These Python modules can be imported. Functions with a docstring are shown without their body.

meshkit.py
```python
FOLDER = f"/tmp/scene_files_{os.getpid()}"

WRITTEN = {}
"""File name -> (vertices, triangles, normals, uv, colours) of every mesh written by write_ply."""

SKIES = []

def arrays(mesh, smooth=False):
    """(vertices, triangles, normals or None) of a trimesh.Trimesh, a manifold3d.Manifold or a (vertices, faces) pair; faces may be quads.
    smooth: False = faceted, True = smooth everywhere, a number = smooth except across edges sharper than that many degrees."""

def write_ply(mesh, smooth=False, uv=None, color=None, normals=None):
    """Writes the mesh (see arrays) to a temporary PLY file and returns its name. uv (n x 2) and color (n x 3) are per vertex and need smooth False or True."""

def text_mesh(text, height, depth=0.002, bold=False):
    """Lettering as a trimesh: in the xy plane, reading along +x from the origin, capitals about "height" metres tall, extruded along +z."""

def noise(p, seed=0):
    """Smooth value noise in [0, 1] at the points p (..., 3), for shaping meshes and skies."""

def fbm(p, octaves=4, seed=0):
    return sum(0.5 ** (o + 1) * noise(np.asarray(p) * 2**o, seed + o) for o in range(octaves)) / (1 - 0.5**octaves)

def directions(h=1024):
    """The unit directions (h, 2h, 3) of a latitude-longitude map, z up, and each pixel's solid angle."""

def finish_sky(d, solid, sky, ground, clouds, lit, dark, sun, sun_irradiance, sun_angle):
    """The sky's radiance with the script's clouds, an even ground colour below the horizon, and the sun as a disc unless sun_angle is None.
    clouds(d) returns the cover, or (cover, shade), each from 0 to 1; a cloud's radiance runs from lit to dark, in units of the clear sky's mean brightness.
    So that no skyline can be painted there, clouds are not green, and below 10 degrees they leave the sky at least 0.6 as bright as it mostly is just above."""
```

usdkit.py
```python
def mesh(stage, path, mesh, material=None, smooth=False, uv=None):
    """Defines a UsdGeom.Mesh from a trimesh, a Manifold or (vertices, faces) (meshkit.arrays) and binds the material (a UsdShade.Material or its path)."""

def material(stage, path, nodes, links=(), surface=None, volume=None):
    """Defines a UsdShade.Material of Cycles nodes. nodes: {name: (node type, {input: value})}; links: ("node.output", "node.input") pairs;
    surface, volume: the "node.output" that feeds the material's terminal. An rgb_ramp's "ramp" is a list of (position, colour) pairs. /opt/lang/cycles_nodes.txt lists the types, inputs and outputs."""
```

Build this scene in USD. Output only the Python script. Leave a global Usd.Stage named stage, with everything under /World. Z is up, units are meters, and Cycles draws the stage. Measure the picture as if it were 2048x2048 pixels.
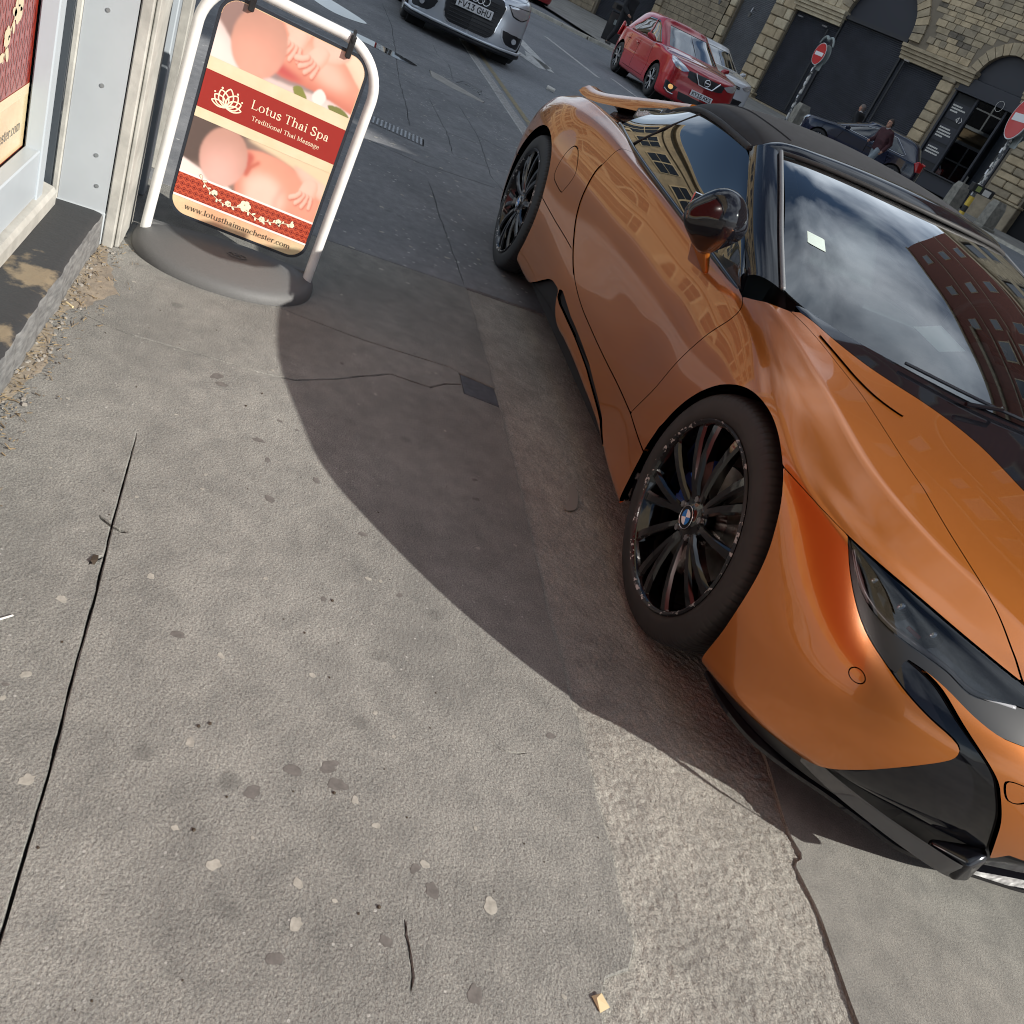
import math, random
import numpy as np, trimesh, shapely, usdkit, meshkit
from shapely.geometry import Polygon, LineString, Point, MultiPolygon, box as sbox
from shapely import affinity
from scipy.ndimage import gaussian_filter1d
from scipy.interpolate import PchipInterpolator, CubicSpline
from scipy.spatial import Delaunay
import manifold3d as m3
from pxr import Usd, UsdGeom, UsdLux, UsdShade, Sdf, Gf, Vt

stage = Usd.Stage.CreateInMemory()
UsdGeom.Xform.Define(stage, '/World'); UsdGeom.Scope.Define(stage, '/World/Looks')
PI = math.pi
rng = np.random.default_rng(7); random.seed(7)

# ------------------------------------------------------------ camera (held by hand, tilted)
CAM = np.array([3.2264, -2.1767, 1.3557]); YAW, PITCH, ROLL, FPX = 2.7370, 0.5170, 0.4602, 1770.1
_F = np.array([math.cos(YAW)*math.cos(PITCH), math.sin(YAW)*math.cos(PITCH), -math.sin(PITCH)])
_R = np.cross(_F, [0, 0, 1.]); _R /= np.linalg.norm(_R); _U = np.cross(_R, _F)
_R, _U = math.cos(ROLL)*_R + math.sin(ROLL)*_U, -math.sin(ROLL)*_R + math.cos(ROLL)*_U
cam = UsdGeom.Camera.Define(stage, '/World/camera')
cam.AddTransformOp().Set(Gf.Matrix4d(*_R, 0, *_U, 0, *(-_F), 0, *CAM, 1))
cam.CreateHorizontalApertureAttr(36.0); cam.CreateVerticalApertureAttr(36.0)
cam.CreateFocalLengthAttr(36.0*FPX/2048); cam.CreateClippingRangeAttr(Gf.Vec2f(.05, 2000))
cam.GetPrim().CreateAttribute('exposure', Sdf.ValueTypeNames.Float).Set(0.50)

# ------------------------------------------------------------ sky and sun
SUN = np.array([1.12, 1.41, 1.0]); SUN /= np.linalg.norm(SUN)
sun_el = math.asin(SUN[2]); sun_rot = math.atan2(SUN[0], SUN[1])
dome = UsdLux.DomeLight.Define(stage, '/World/sky')
dome.GetPrim().SetCustomDataByKey('kind', 'structure')
skym = usdkit.material(stage, '/World/Looks/sky', {
    'sky': ('sky_texture', dict(sky_type='single_scattering', sun_disc=False, sun_elevation=sun_el, sun_rotation=sun_rot, air_density=1.0, aerosol_density=.5, ozone_density=2.0)),
    'tc': ('texture_coordinate', {}),
    'map': ('mapping', dict(scale=(1., 1., 1.4), location=(2.2, -.3, 1.33))),
    'n': ('noise_texture', dict(scale=1.5, detail=6, roughness=.50)),
    'cover': ('rgb_ramp', dict(ramp=[(.46, (0, 0, 0)), (.60, (.92, .92, .92))])),
    'n2': ('noise_texture', dict(scale=5.0, detail=6, roughness=.6)),
    'shade': ('rgb_ramp', dict(ramp=[(.3, (11., 12.8, 14.8)), (.65, (17., 18.6, 20.5))])),
    'mix': ('mix_color', {}),
    'bg': ('background_shader', dict(strength=0.050))},
    [('tc.generated', 'map.vector'), ('map.vector', 'n.vector'), ('map.vector', 'n2.vector'), ('n.fac', 'cover.fac'), ('n2.fac', 'shade.fac'),
     ('cover.color', 'mix.fac'), ('sky.color', 'mix.a'), ('shade.color', 'mix.b'), ('mix.result', 'bg.color')], surface='bg.background')
UsdShade.MaterialBindingAPI.Apply(dome.GetPrim()).Bind(skym)
sun = UsdLux.DistantLight.Define(stage, '/World/sun')
sun.CreateNormalizeAttr(True); sun.CreateIntensityAttr(1.25); sun.CreateAngleAttr(0.5); sun.CreateColorAttr(Gf.Vec3f(1, .955, .885))
_z = SUN; _x = np.cross([0, 0, 1.], _z); _x /= np.linalg.norm(_x); _y = np.cross(_z, _x)
sun.AddTransformOp().Set(Gf.Matrix4d(*_x, 0, *_y, 0, *_z, 0, 0, 0, 30, 1))

# ------------------------------------------------------------ helpers
_names = {}
def numbered(parent, name):
    k = (parent, name); n = _names.get(k, 0); _names[k] = n+1
    return name if n == 0 else f'{name}_{n:03d}'
def _path(parent, name):
    base = '/World' if parent is None else str(parent.GetPath())
    return base + '/' + numbered(base, name)
def tag(p, label=None, cat=None, group=None, kind=None):
    p = p.GetPrim() if hasattr(p, 'GetPrim') else p
    for k, v in (('label', label), ('category', cat), ('group', group), ('kind', kind)):
        if v: p.SetCustomDataByKey(k, v)
    return p
def thing(name, label, cat, loc=(0, 0, 0), rz=0., group=None):
    x = UsdGeom.Xform.Define(stage, _path(None, name)); x.AddTranslateOp().Set(Gf.Vec3d(*map(float, loc))); x.AddRotateZOp().Set(math.degrees(rz))
    return tag(x.GetPrim(), label, cat, group)
def obj(name, mesh, mat, parent=None, smooth=30, label=None, cat=None, group=None, kind=None):
    p = _path(parent, name)
    if isinstance(mesh, (list,)): mesh = trimesh.util.concatenate([tm(m) for m in mesh])
    if isinstance(mesh, tuple) and len(mesh) == 3:
        v, f, n = mesh
        m = UsdGeom.Mesh.Define(stage, p)
        m.CreatePointsAttr(Vt.Vec3fArray.FromNumpy(np.asarray(v, np.float32)))
        m.CreateFaceVertexCountsAttr(Vt.IntArray.FromNumpy(np.full(len(f), 3, np.int32)))
        m.CreateFaceVertexIndicesAttr(Vt.IntArray.FromNumpy(np.asarray(f, np.int32).ravel()))
        m.CreateSubdivisionSchemeAttr('none')
        m.CreateNormalsAttr(Vt.Vec3fArray.FromNumpy(np.asarray(n, np.float32))); m.SetNormalsInterpolation('vertex')
        UsdShade.MaterialBindingAPI.Apply(m.GetPrim()).Bind(M(mat))
        g = m.GetPrim()
    else:
        g = usdkit.mesh(stage, p, mesh, M(mat), smooth=smooth).GetPrim()
    return tag(g, label, cat, group, kind)
def copy_of(src, name, loc, rz=0., label=None, group=None, scale=None):
    x = UsdGeom.Xform.Define(stage, _path(None, name)); p = x.GetPrim()
    p.GetReferences().AddInternalReference(src.GetPath()); p.SetInstanceable(True)
    x.ClearXformOpOrder()
    x.AddTranslateOp(UsdGeom.XformOp.PrecisionDouble, 'c').Set(Gf.Vec3d(*map(float, loc))); x.AddRotateZOp(UsdGeom.XformOp.PrecisionFloat, 'c').Set(math.degrees(rz))
    if scale: x.AddScaleOp(UsdGeom.XformOp.PrecisionFloat, 'c').Set(Gf.Vec3f(*scale))
    return tag(p, label, src.GetCustomDataByKey('category'), group)
def tm(m):
    if isinstance(m, trimesh.Trimesh): return m
    v, f, n = meshkit.arrays(m if not (isinstance(m, tuple) and len(m) == 3) else m[:2]); return trimesh.Trimesh(v, f, process=False)
def bx(c, s, rz=0., rx=0., ry=0., bev=0.):
    """box, centre c, size s, optional chamfered edges"""
    if bev > 0:
        h = np.array(s)/2.; pts = []
        for sx in (-1, 1):
            for sy in (-1, 1):
                for sz in (-1, 1):
                    for k in range(3):
                        q = h-bev; q[k] = h[k]; pts.append(q*[sx, sy, sz])
        m = trimesh.convex.convex_hull(np.array(pts))
    else: m = trimesh.creation.box(s)
    R = trimesh.transformations.euler_matrix(rx, ry, rz); m.apply_transform(R); m.apply_translation(c); return m
def cyl(a, b, r, n=16, r2=None):
    a, b = np.array(a, float), np.array(b, float); d = b-a; L = np.linalg.norm(d); d /= L
    t = np.linspace(0, 2*PI, n, endpoint=False); h = np.cross(d, [0, 0, 1.] if abs(d[2]) < .9 else [1., 0, 0]); h /= np.linalg.norm(h); k = np.cross(d, h)
    ring = np.cos(t)[:, None]*h+np.sin(t)[:, None]*k
    v = np.vstack([a+ring*r, b+ring*(r if r2 is None else r2), a, b]); f = []
    for i in range(n):
        j = (i+1) % n; f += [[i, j, n+j], [i, n+j, n+i], [2*n, j, i], [2*n+1, n+i, n+j]]
    return trimesh.Trimesh(v, f, process=False)
def tube(P, r, n=10, closed=False):
    P = np.array(P, float); N = len(P); rr = np.broadcast_to(r, N)
    T = np.gradient(P, axis=0) if not closed else np.roll(P, -1, 0)-np.roll(P, 1, 0)
    T /= np.linalg.norm(T, axis=1)[:, None]
    h = np.cross(T[0], [0, 0, 1.] if abs(T[0][2]) < .9 else [1., 0, 0]); t = np.linspace(0, 2*PI, n, endpoint=False); V = []
    for i in range(N):
        h = h-T[i]*(h@T[i]); h /= np.linalg.norm(h); k = np.cross(T[i], h)
        V.append(P[i]+rr[i]*(np.cos(t)[:, None]*h+np.sin(t)[:, None]*k))
    V = np.vstack(V); f = []
    for i in range(N if closed else N-1):
        for a in range(n):
            b = (a+1) % n; i2 = (i+1) % N; f += [[i*n+a, i*n+b, i2*n+b], [i*n+a, i2*n+b, i2*n+a]]
    if not closed:
        V = np.vstack([V, P[0], P[-1]]); q = N*n
        for a in range(n): b = (a+1) % n; f += [[q, b, a], [q+1, (N-1)*n+a, (N-1)*n+b]]
    return trimesh.Trimesh(V, f, process=False)
def lathe(prof, n=48, axis='z'):
    """prof: (r, h) pairs, revolved about the axis"""
    prof = np.array(prof, float); t = np.linspace(0, 2*PI, n, endpoint=False); k = len(prof)
    v = np.concatenate([np.stack([prof[:, 0]*math.cos(a), prof[:, 0]*math.sin(a), prof[:, 1]], 1) for a in t]); f = []
    for i in range(n):
        j = (i+1) % n
        for a in range(k-1): f += [[i*k+a, j*k+a, j*k+a+1], [i*k+a, j*k+a+1, i*k+a+1]]
    m = trimesh.Trimesh(v, f, process=False)
    if axis == 'y': m.vertices = m.vertices[:, [0, 2, 1]]*[1, 1, 1]; m.invert()
    if axis == 'x': m.vertices = m.vertices[:, [2, 0, 1]]
    return m
def polys(g):
    return [] if g.is_empty else [p for p in getattr(g, 'geoms', [g]) if p.geom_type == 'Polygon' and p.area > 1e-9]
def ext(poly, h, z=0.):
    """prism(s) over a shapely polygon, from z to z+h"""
    ms = [trimesh.creation.extrude_polygon(p, h, engine='earcut') for p in polys(poly)]
    m = trimesh.util.concatenate(ms); m.apply_translation([0, 0, z]); return m
def flat(poly, z=0.):
    """flat sheet over a polygon, facing +z"""
    ms = []
    for p in polys(poly):
        v, f = trimesh.creation.triangulate_polygon(p, engine='earcut'); v = np.c_[v, np.full(len(v), z)]
        m = trimesh.Trimesh(v, f, process=False)
        if len(f) and m.face_normals[:, 2].sum() < 0: m.invert()
        ms.append(m)
    return trimesh.util.concatenate(ms)
def frame(m, o, X, Y, Z=None):
    """moves a mesh built in xyz to the frame with origin o and axes X, Y, Z"""
    X, Y = np.array(X, float), np.array(Y, float); Z = np.cross(X, Y) if Z is None else np.array(Z, float)
    T = np.eye(4); T[:3, 0], T[:3, 1], T[:3, 2], T[:3, 3] = X, Y, Z, o
    m = tm(m).copy(); flip = np.linalg.det(T[:3, :3]) < 0; m.vertices = m.vertices@T[:3, :3].T+T[:3, 3]
    if flip: m.invert()
    return m
def mirror_y(m):
    if isinstance(m, tuple): v, f, n = m; return (v*[1, -1, 1], f[:, ::-1], n*[1, -1, 1])
    m = tm(m).copy(); m.vertices = m.vertices*[1, -1, 1]; m.invert(); return m
def hull(pts): return trimesh.convex.convex_hull(np.array(pts, float))
def smooth_poly(pts, n=8, closed=True):
    """Catmull-Rom through 2-D/3-D points"""
    P = np.array(pts, float); N = len(P); out = []
    for i in range(N if closed else N-1):
        a, b, c, d = (P[(i+k) % N] if closed else P[min(max(i+k, 0), N-1)] for k in (-1, 0, 1, 2))
        for t in np.linspace(0, 1, n, endpoint=False):
            out.append(.5*((2*b)+(c-a)*t+(2*a-5*b+4*c-d)*t*t+(-a+3*b-3*c+d)*t**3))
    if not closed: out.append(P[-1])
    return np.array(out)
def resample(P, step):
    P = np.array(P, float); d = np.r_[0, np.cumsum(np.linalg.norm(np.diff(P, axis=0), axis=1))]
    t = np.linspace(0, d[-1], max(2, int(round(d[-1]/step))+1)); return np.stack([np.interp(t, d, P[:, k]) for k in range(P.shape[1])], 1)

# ------------------------------------------------------------ materials
_mats = {}
def M(name): return _mats[name] if isinstance(name, str) else name
def mat(name, color, rough=.5, metal=0., coat=0., spec=.5, var=0., vscale=3., color2=None, bump=0., bscale=40., bdist=.01, emit=None, rvar=0., detail=6, coords='object', ior=1.5, coat_rough=.03, stretch=None, ramp=(.35, .65), trans=0.):
    p = dict(base_color=color, roughness=rough, metallic=metal, coat_weight=coat, coat_roughness=coat_rough, specular_ior_level=spec, ior=ior, transmission_weight=trans)
    if emit: p['emission_color'], p['emission_strength'] = emit
    nodes = {'p': ('principled_bsdf', p)}; links = []
    if var or color2 or bump or rvar:
        if coords == 'world': nodes['g'] = ('geometry', {}); src = 'g.position'
        else: nodes['g'] = ('texture_coordinate', {}); src = 'g.object'
        if stretch: nodes['m'] = ('mapping', dict(scale=stretch)); links.append((src, 'm.vector')); src = 'm.vector'
    if var or color2:
        c = np.array(color); c2 = np.array(color2) if color2 is not None else c*(1-var); c1 = c if color2 is not None else np.minimum(c*(1+var), 1)
        nodes['n'] = ('noise_texture', dict(scale=vscale, detail=detail, roughness=.6)); nodes['r'] = ('rgb_ramp', dict(ramp=[(ramp[0], tuple(c2)), (ramp[1], tuple(c1))]))
        links += [(src, 'n.vector'), ('n.fac', 'r.fac'), ('r.color', 'p.base_color')]
    if rvar:
        nodes['n3'] = ('noise_texture', dict(scale=vscale*2.3, detail=5)); nodes['mr'] = ('map_range', dict(from_min=.3, from_max=.7, to_min=max(rough-rvar, .02), to_max=min(rough+rvar, 1)))
        links += [(src, 'n3.vector'), ('n3.fac', 'mr.value'), ('mr.result', 'p.roughness')]
    if bump:
        nodes['n2'] = ('noise_texture', dict(scale=bscale, detail=5, roughness=.65)); nodes['b'] = ('bump', dict(strength=bump, distance=bdist))
        links += [(src, 'n2.vector'), ('n2.fac', 'b.height'), ('b.normal', 'p.normal')]
    _mats[name] = usdkit.material(stage, '/World/Looks/'+name, nodes, links, surface='p.BSDF'); return _mats[name]
def glass(name, tint=(.75, .82, .80), rough=.0, ior=1.52, boost=1.0):
    nodes = {'t': ('transparent_bsdf', dict(color=tint)), 'g': ('glossy_bsdf', dict(color=(1, 1, 1), roughness=rough)), 'f': ('fresnel', dict(IOR=ior)), 'm': ('mix_closure', {})}
    links = [('t.BSDF', 'm.closure1'), ('g.BSDF', 'm.closure2')]
    if boost != 1.0: nodes['k'] = ('math', dict(math_type='multiply', value2=boost, use_clamp=True)); links += [('f.fac', 'k.value1'), ('k.value', 'm.fac')]
    else: links.append(('f.fac', 'm.fac'))
    _mats[name] = usdkit.material(stage, '/World/Looks/'+name, nodes, links, surface='m.closure'); return _mats[name]

mat('black_gloss', (.006, .006, .008), .04, spec=.6)
mat('black_plastic', (.012, .012, .013), .42, rvar=.08, vscale=20)
mat('black_rubber', (.018, .017, .017), .62, bump=.25, bscale=120, bdist=.002, var=.25, vscale=9)
mat('tread_rubber', (.020, .018, .017), .75, bump=.3, bscale=90, bdist=.003, var=.25, vscale=9)
mat('dark_void', (.004, .004, .005), .9)
mat('chrome', (.75, .76, .78), .08, 1.)
mat('steel', (.45, .45, .46), .35, 1., var=.2, vscale=20)
mat('brake_steel', (.50, .46, .42), .28, 1., var=.25, vscale=25)
mat('plate_white', (.72, .73, .74), .45)
mat('plate_ink', (.01, .01, .012), .5)

# ------------------------------------------------------------ the orange sports car: body surface
class Surf:
    """smooth surface over a net of points net[k][r] -> (x, y, z); coordinates (s, t) in metres-like units"""
    def __init__(self, net, nu=260, nv=150, su=4.6, sv=2.0, sig=(3.0, 2.0), knots_u=None, knots_v=None):
        net = np.array(net, float); K, Rn = net.shape[:2]
        ku = np.linspace(0, 1, K) if knots_u is None else np.array(knots_u); kv = np.linspace(0, 1, Rn) if knots_v is None else np.array(knots_v)
        u = np.linspace(0, 1, nu); v = np.linspace(0, 1, nv)
        A = PchipInterpolator(ku, net, axis=0)(u); A = PchipInterpolator(kv, A, axis=1)(v)
        A = self.sm(A, sig[0], 0); A = self.sm(A, sig[1], 1)
        self.A, self.su, self.sv, self.nu, self.nv = A, su, sv, nu, nv
        from scipy.interpolate import RectBivariateSpline
        self.sp = [RectBivariateSpline(u*su, v*sv, A[:, :, k]) for k in range(3)]
    @staticmethod
    def sm(A, s, ax):
        if s <= 0: return A
        # keep the ends where they are: smooth the difference from the straight line between them
        a0, a1 = np.take(A, [0], ax), np.take(A, [-1], ax); n = A.shape[ax]; sh = [1, 1, 1]; sh[ax] = n
        L = a0+(a1-a0)*np.linspace(0, 1, n).reshape(sh); D = A-L
        pad = np.concatenate([-np.flip(np.take(D, range(1, 13), ax), ax), D, -np.flip(np.take(D, range(n-13, n-1), ax), ax)], ax)
        G = gaussian_filter1d(pad, s, ax); return L+np.take(G, range(12, 12+n), ax)
    def P(self, s, t): return np.stack([q.ev(s, t) for q in self.sp], -1)
    def N(self, s, t, out=1):
        a = np.stack([q.ev(s, t, dx=1) for q in self.sp], -1); b = np.stack([q.ev(s, t, dy=1) for q in self.sp], -1)
        n = np.cross(a, b); return out*n/np.maximum(np.linalg.norm(n, axis=-1, keepdims=True), 1e-12)
def panel(S, poly, lift=0., thick=.014, res=.022, out=1, lip=0.):
    """sheet of the surface S cut to a polygon in its (s, t) coordinates, edges turned in"""
    V, Fc, Nn = [], [], []; o = 0
    for p in polys(poly):
        p = p.buffer(0); rings = [np.array(p.exterior.coords)]+[np.array(h.coords) for h in p.interiors]
        B = [resample(r, min(res*.55, max(LineString(r).length/26, .0015)))[:-1] for r in rings]; bpts = np.vstack(B)
        x0, y0, x1, y1 = p.bounds; gx, gy = np.meshgrid(np.arange(x0, x1, res), np.arange(y0, y1, res*.87)); gx = gx+(np.arange(gx.shape[0]) % 2)[:, None]*res/2
        g = np.c_[gx.ravel(), gy.ravel()]; q = p.buffer(-res*.45)
        g = g[shapely.contains_xy(q, g[:, 0], g[:, 1])] if not q.is_empty else g[:0]
        pts = np.vstack([bpts, g]); tri = Delaunay(pts).simplices; c = pts[tri].mean(1)
        tri = tri[shapely.contains_xy(p.buffer(1e-6), c[:, 0], c[:, 1])]
        X = S.P(pts[:, 0], pts[:, 1]); N = S.N(pts[:, 0], pts[:, 1], out); X = X+N*lift
        a = np.cross(X[tri[:, 1]]-X[tri[:, 0]], X[tri[:, 2]]-X[tri[:, 0]]); bad = (a*N[tri[:, 0]]).sum(1) < 0; tri[bad] = tri[bad][:, ::-1]
        V.append(X); Nn.append(N); Fc.append(tri+o); o += len(X)
        k = 0
        for b in B:
            n = len(b); i = np.arange(k, k+n); j = np.r_[i[1:], i[:1]]; k += n
            tang = X[j]-X[i]; sid = np.cross(tang, N[i]); ln = np.linalg.norm(sid, axis=1, keepdims=True); sid = sid/np.maximum(ln, 1e-9)
            ctr = (b+1e-4*0)  # turned-in edge
            top, bot = X[i], X[i]-N[i]*thick
            # orient the skirt outwards
            mid = pts[i]; d2 = np.c_[(b-np.roll(b, 1, 0))]; 
            V += [top, bot]; Nn += [sid, sid]; e = np.arange(n); f2 = np.r_[e[1:], e[:1]]
            T = np.vstack([np.c_[e, f2, n+f2], np.c_[e, n+f2, n+e]])+o
            Fc.append(T); o += 2*n
    return np.vstack(V), np.vstack(Fc), np.vstack(Nn)
def line_uv(pts, w): return LineString(pts).buffer(w/2, cap_style=2, join_style=1)

def _mk(rows):
    return [np.array(r, float) for r in rows]
# stations from tail to nose; each row (x, half width, height), right side is negative y
_ST = dict(
 r0=[(-2.26,0,.30),(-2.22,.42,.28),(-2.08,.74,.24),(-1.8,.87,.17),(-1.4,.90,.14),(-.95,.87,.13),(-.4,.86,.17),(0,.84,.17),(.5,.84,.155),(1.0,.87,.13),(1.4,.89,.13),(1.74,.88,.15),(1.93,.83,.17),(2.06,.73,.18),(2.17,.55,.18),(2.26,.3,.18),(2.29,0,.18)],
 r1=[(-2.30,0,.34),(-2.26,.45,.32),(-2.12,.79,.27),(-1.8,.93,.20),(-1.4,.955,.17),(-.95,.93,.155),(-.4,.925,.195),(0,.91,.20),(.5,.91,.18),(1.0,.94,.15),(1.4,.955,.16),(1.74,.948,.19),(1.95,.895,.21),(2.10,.785,.225),(2.22,.59,.23),(2.31,.32,.22),(2.34,0,.22)],
 r2=[(-2.31,0,.45),(-2.27,.47,.44),(-2.13,.81,.40),(-1.8,.95,.36),(-1.4,.966,.34),(-.95,.935,.32),(-.4,.915,.34),(0,.90,.34),(.5,.905,.33),(1.0,.942,.33),(1.4,.960,.36),(1.75,.955,.35),(1.98,.90,.345),(2.13,.79,.345),(2.25,.60,.35),(2.33,.33,.35),(2.37,0,.35)],
 r3=[(-2.32,0,.58),(-2.28,.48,.58),(-2.14,.82,.56),(-1.8,.955,.53),(-1.4,.972,.53),(-.95,.932,.50),(-.4,.895,.50),(0,.88,.50),(.5,.89,.49),(1.0,.935,.49),(1.4,.957,.54),(1.74,.945,.51),(1.97,.885,.48),(2.12,.775,.465),(2.23,.60,.455),(2.32,.33,.45),(2.36,0,.45)],
 r4=[(-2.31,0,.70),(-2.27,.47,.70),(-2.13,.80,.70),(-1.8,.93,.71),(-1.4,.955,.72),(-.95,.915,.68),(-.4,.880,.66),(0,.865,.65),(.5,.873,.64),(1.0,.915,.65),(1.4,.942,.70),(1.70,.930,.665),(1.88,.868,.648),(2.01,.745,.62),(2.12,.57,.585),(2.22,.31,.56),(2.27,0,.555)],
 r5=[(-2.30,0,.76),(-2.25,.43,.77),(-2.10,.73,.79),(-1.8,.86,.84),(-1.4,.885,.87),(-1.0,.845,.885),(-.4,.81,.868),(0,.80,.852),(.5,.81,.832),(.98,.85,.825),(1.38,.885,.785),(1.68,.865,.715),(1.86,.795,.685),(1.98,.67,.65),(2.09,.50,.612),(2.19,.27,.578),(2.24,0,.572)],
 r6=[(-2.28,0,.80),(-2.23,.40,.80),(-2.06,.66,.825),(-1.8,.77,.885),(-1.4,.79,.925),(-1.0,.77,.915),(-.4,.77,.873),(0,.76,.857),(.5,.77,.84),(.98,.81,.86),(1.36,.80,.825),(1.66,.78,.76),(1.83,.71,.722),(1.95,.59,.685),(2.06,.44,.64),(2.16,.24,.60),(2.21,0,.592)],
 r7=[(-2.22,0,.81),(-2.18,.33,.82),(-2.0,.55,.83),(-1.8,.62,.86),(-1.4,.63,.90),(-1.0,.62,.91),(-.4,.60,.86),(0,.60,.85),(.5,.62,.85),(.98,.70,.895),(1.34,.67,.83),(1.64,.63,.775),(1.80,.56,.738),(1.92,.45,.705),(2.03,.33,.665),(2.13,.18,.625),(2.17,0,.615)],
 r8=[(-2.15,0,.83),(-2.1,.2,.83),(-1.95,.34,.84),(-1.8,.38,.86),(-1.4,.38,.90),(-1.0,.36,.94),(-.4,.34,.86),(0,.34,.85),(.5,.36,.85),(1.05,.42,.89),(1.38,.40,.832),(1.64,.37,.785),(1.79,.33,.750),(1.90,.27,.72),(2.0,.2,.685),(2.09,.11,.65),(2.12,0,.642)],
 r9=[(-2.10,0,.85),(-2.05,0,.86),(-1.9,0,.865),(-1.8,0,.865),(-1.4,0,.90),(-1.0,0,.95),(-.4,0,.86),(0,0,.85),(.5,0,.85),(1.12,0,.885),(1.40,0,.836),(1.64,0,.790),(1.78,0,.757),(1.88,0,.73),(1.97,0,.70),(2.05,0,.668),(2.08,0,.66)])
_net = np.array([[_ST[f'r{r}'][k] for r in range(10)] for k in range(17)], float); _net[:, :, 1] *= -1
_ku = np.array([0, .03, .075, .14, .22, .30, .42, .505, .61, .715, .79, .85, .885, .918, .948, .98, 1.0])
_kv = np.array([0, .04, .11, .19, .28, .38, .47, .60, .80, 1.0])
# crisp crest: two more rows close to row 6, on the chords to its neighbours
_a = _net[:, 5]*.16+_net[:, 6]*.84; _b2 = _net[:, 6]*.84+_net[:, 7]*.16; _net = np.concatenate([_net[:, :6], _a[:, None], _net[:, 6:7], _b2[:, None], _net[:, 7:]], 1)
_kv = np.array([0, .04, .11, .19, .28, .38, .455, .47, .491, .60, .80, 1.0])
BODY = Surf(_net, nu=420, nv=200, su=4.7, sv=1.9, sig=(4.0, 1.7), knots_u=_ku, knots_v=_kv)

# ------------------------------------------------------------ the orange sports car: panels
mat('copper_paint', (.47, .143, .018), .24, .62, coat=1., coat_rough=.015, var=.04, vscale=900, detail=1)
mat('soft_top', (.016, .017, .020), .85, bump=.25, bscale=600, bdist=.001, var=.2, vscale=14)
mat('wheel_black', (.003, .003, .0035), .10, coat=1., spec=.3)
mat('gasket_grey', (.16, .17, .18), .5)
mat('seat_leather', (.035, .036, .038), .5, bump=.1, bscale=60)
mat('dash_dark', (.015, .016, .017), .6)
mat('mirror_glass', (.85, .87, .9), .02, 1.)
mat('black_satin', (.010, .010, .011), .3); mat('lamp_silver', (.55, .56, .58), .14, 1.)
mat('lamp_inner', (.10, .10, .105), .2, .5, coat=1., var=.6, vscale=30); mat('blade_reflection_grey', (.045, .046, .048), .16, coat=1.); mat('lamp_guide', (.34, .35, .37), .25, coat=.5); mat('lamp_red', (.35, .02, .02), .2)  # splitter blade: mirrored sky and ground put into its grey base colour
mat('roundel_blue', (.01, .18, .55), .25, coat=1.)
mat('roundel_white', (.8, .8, .8), .25, coat=1.)
mat('caliper_blue', (.02, .10, .5), .35)
mat('sticker', (.62, .74, .68), .5)
mat('paper', (.75, .76, .74), .6)
mat('rim_lip', (.010, .010, .012), .45, color2=(.40, .39, .38), vscale=55, detail=3, ramp=(.395, .40))
glass('windscreen_glass', (.66, .76, .74), boost=2.7)
glass('side_glass', (.16, .20, .21), boost=2.0)
glass('lamp_glass', (.50, .51, .52), boost=1.3)

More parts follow.
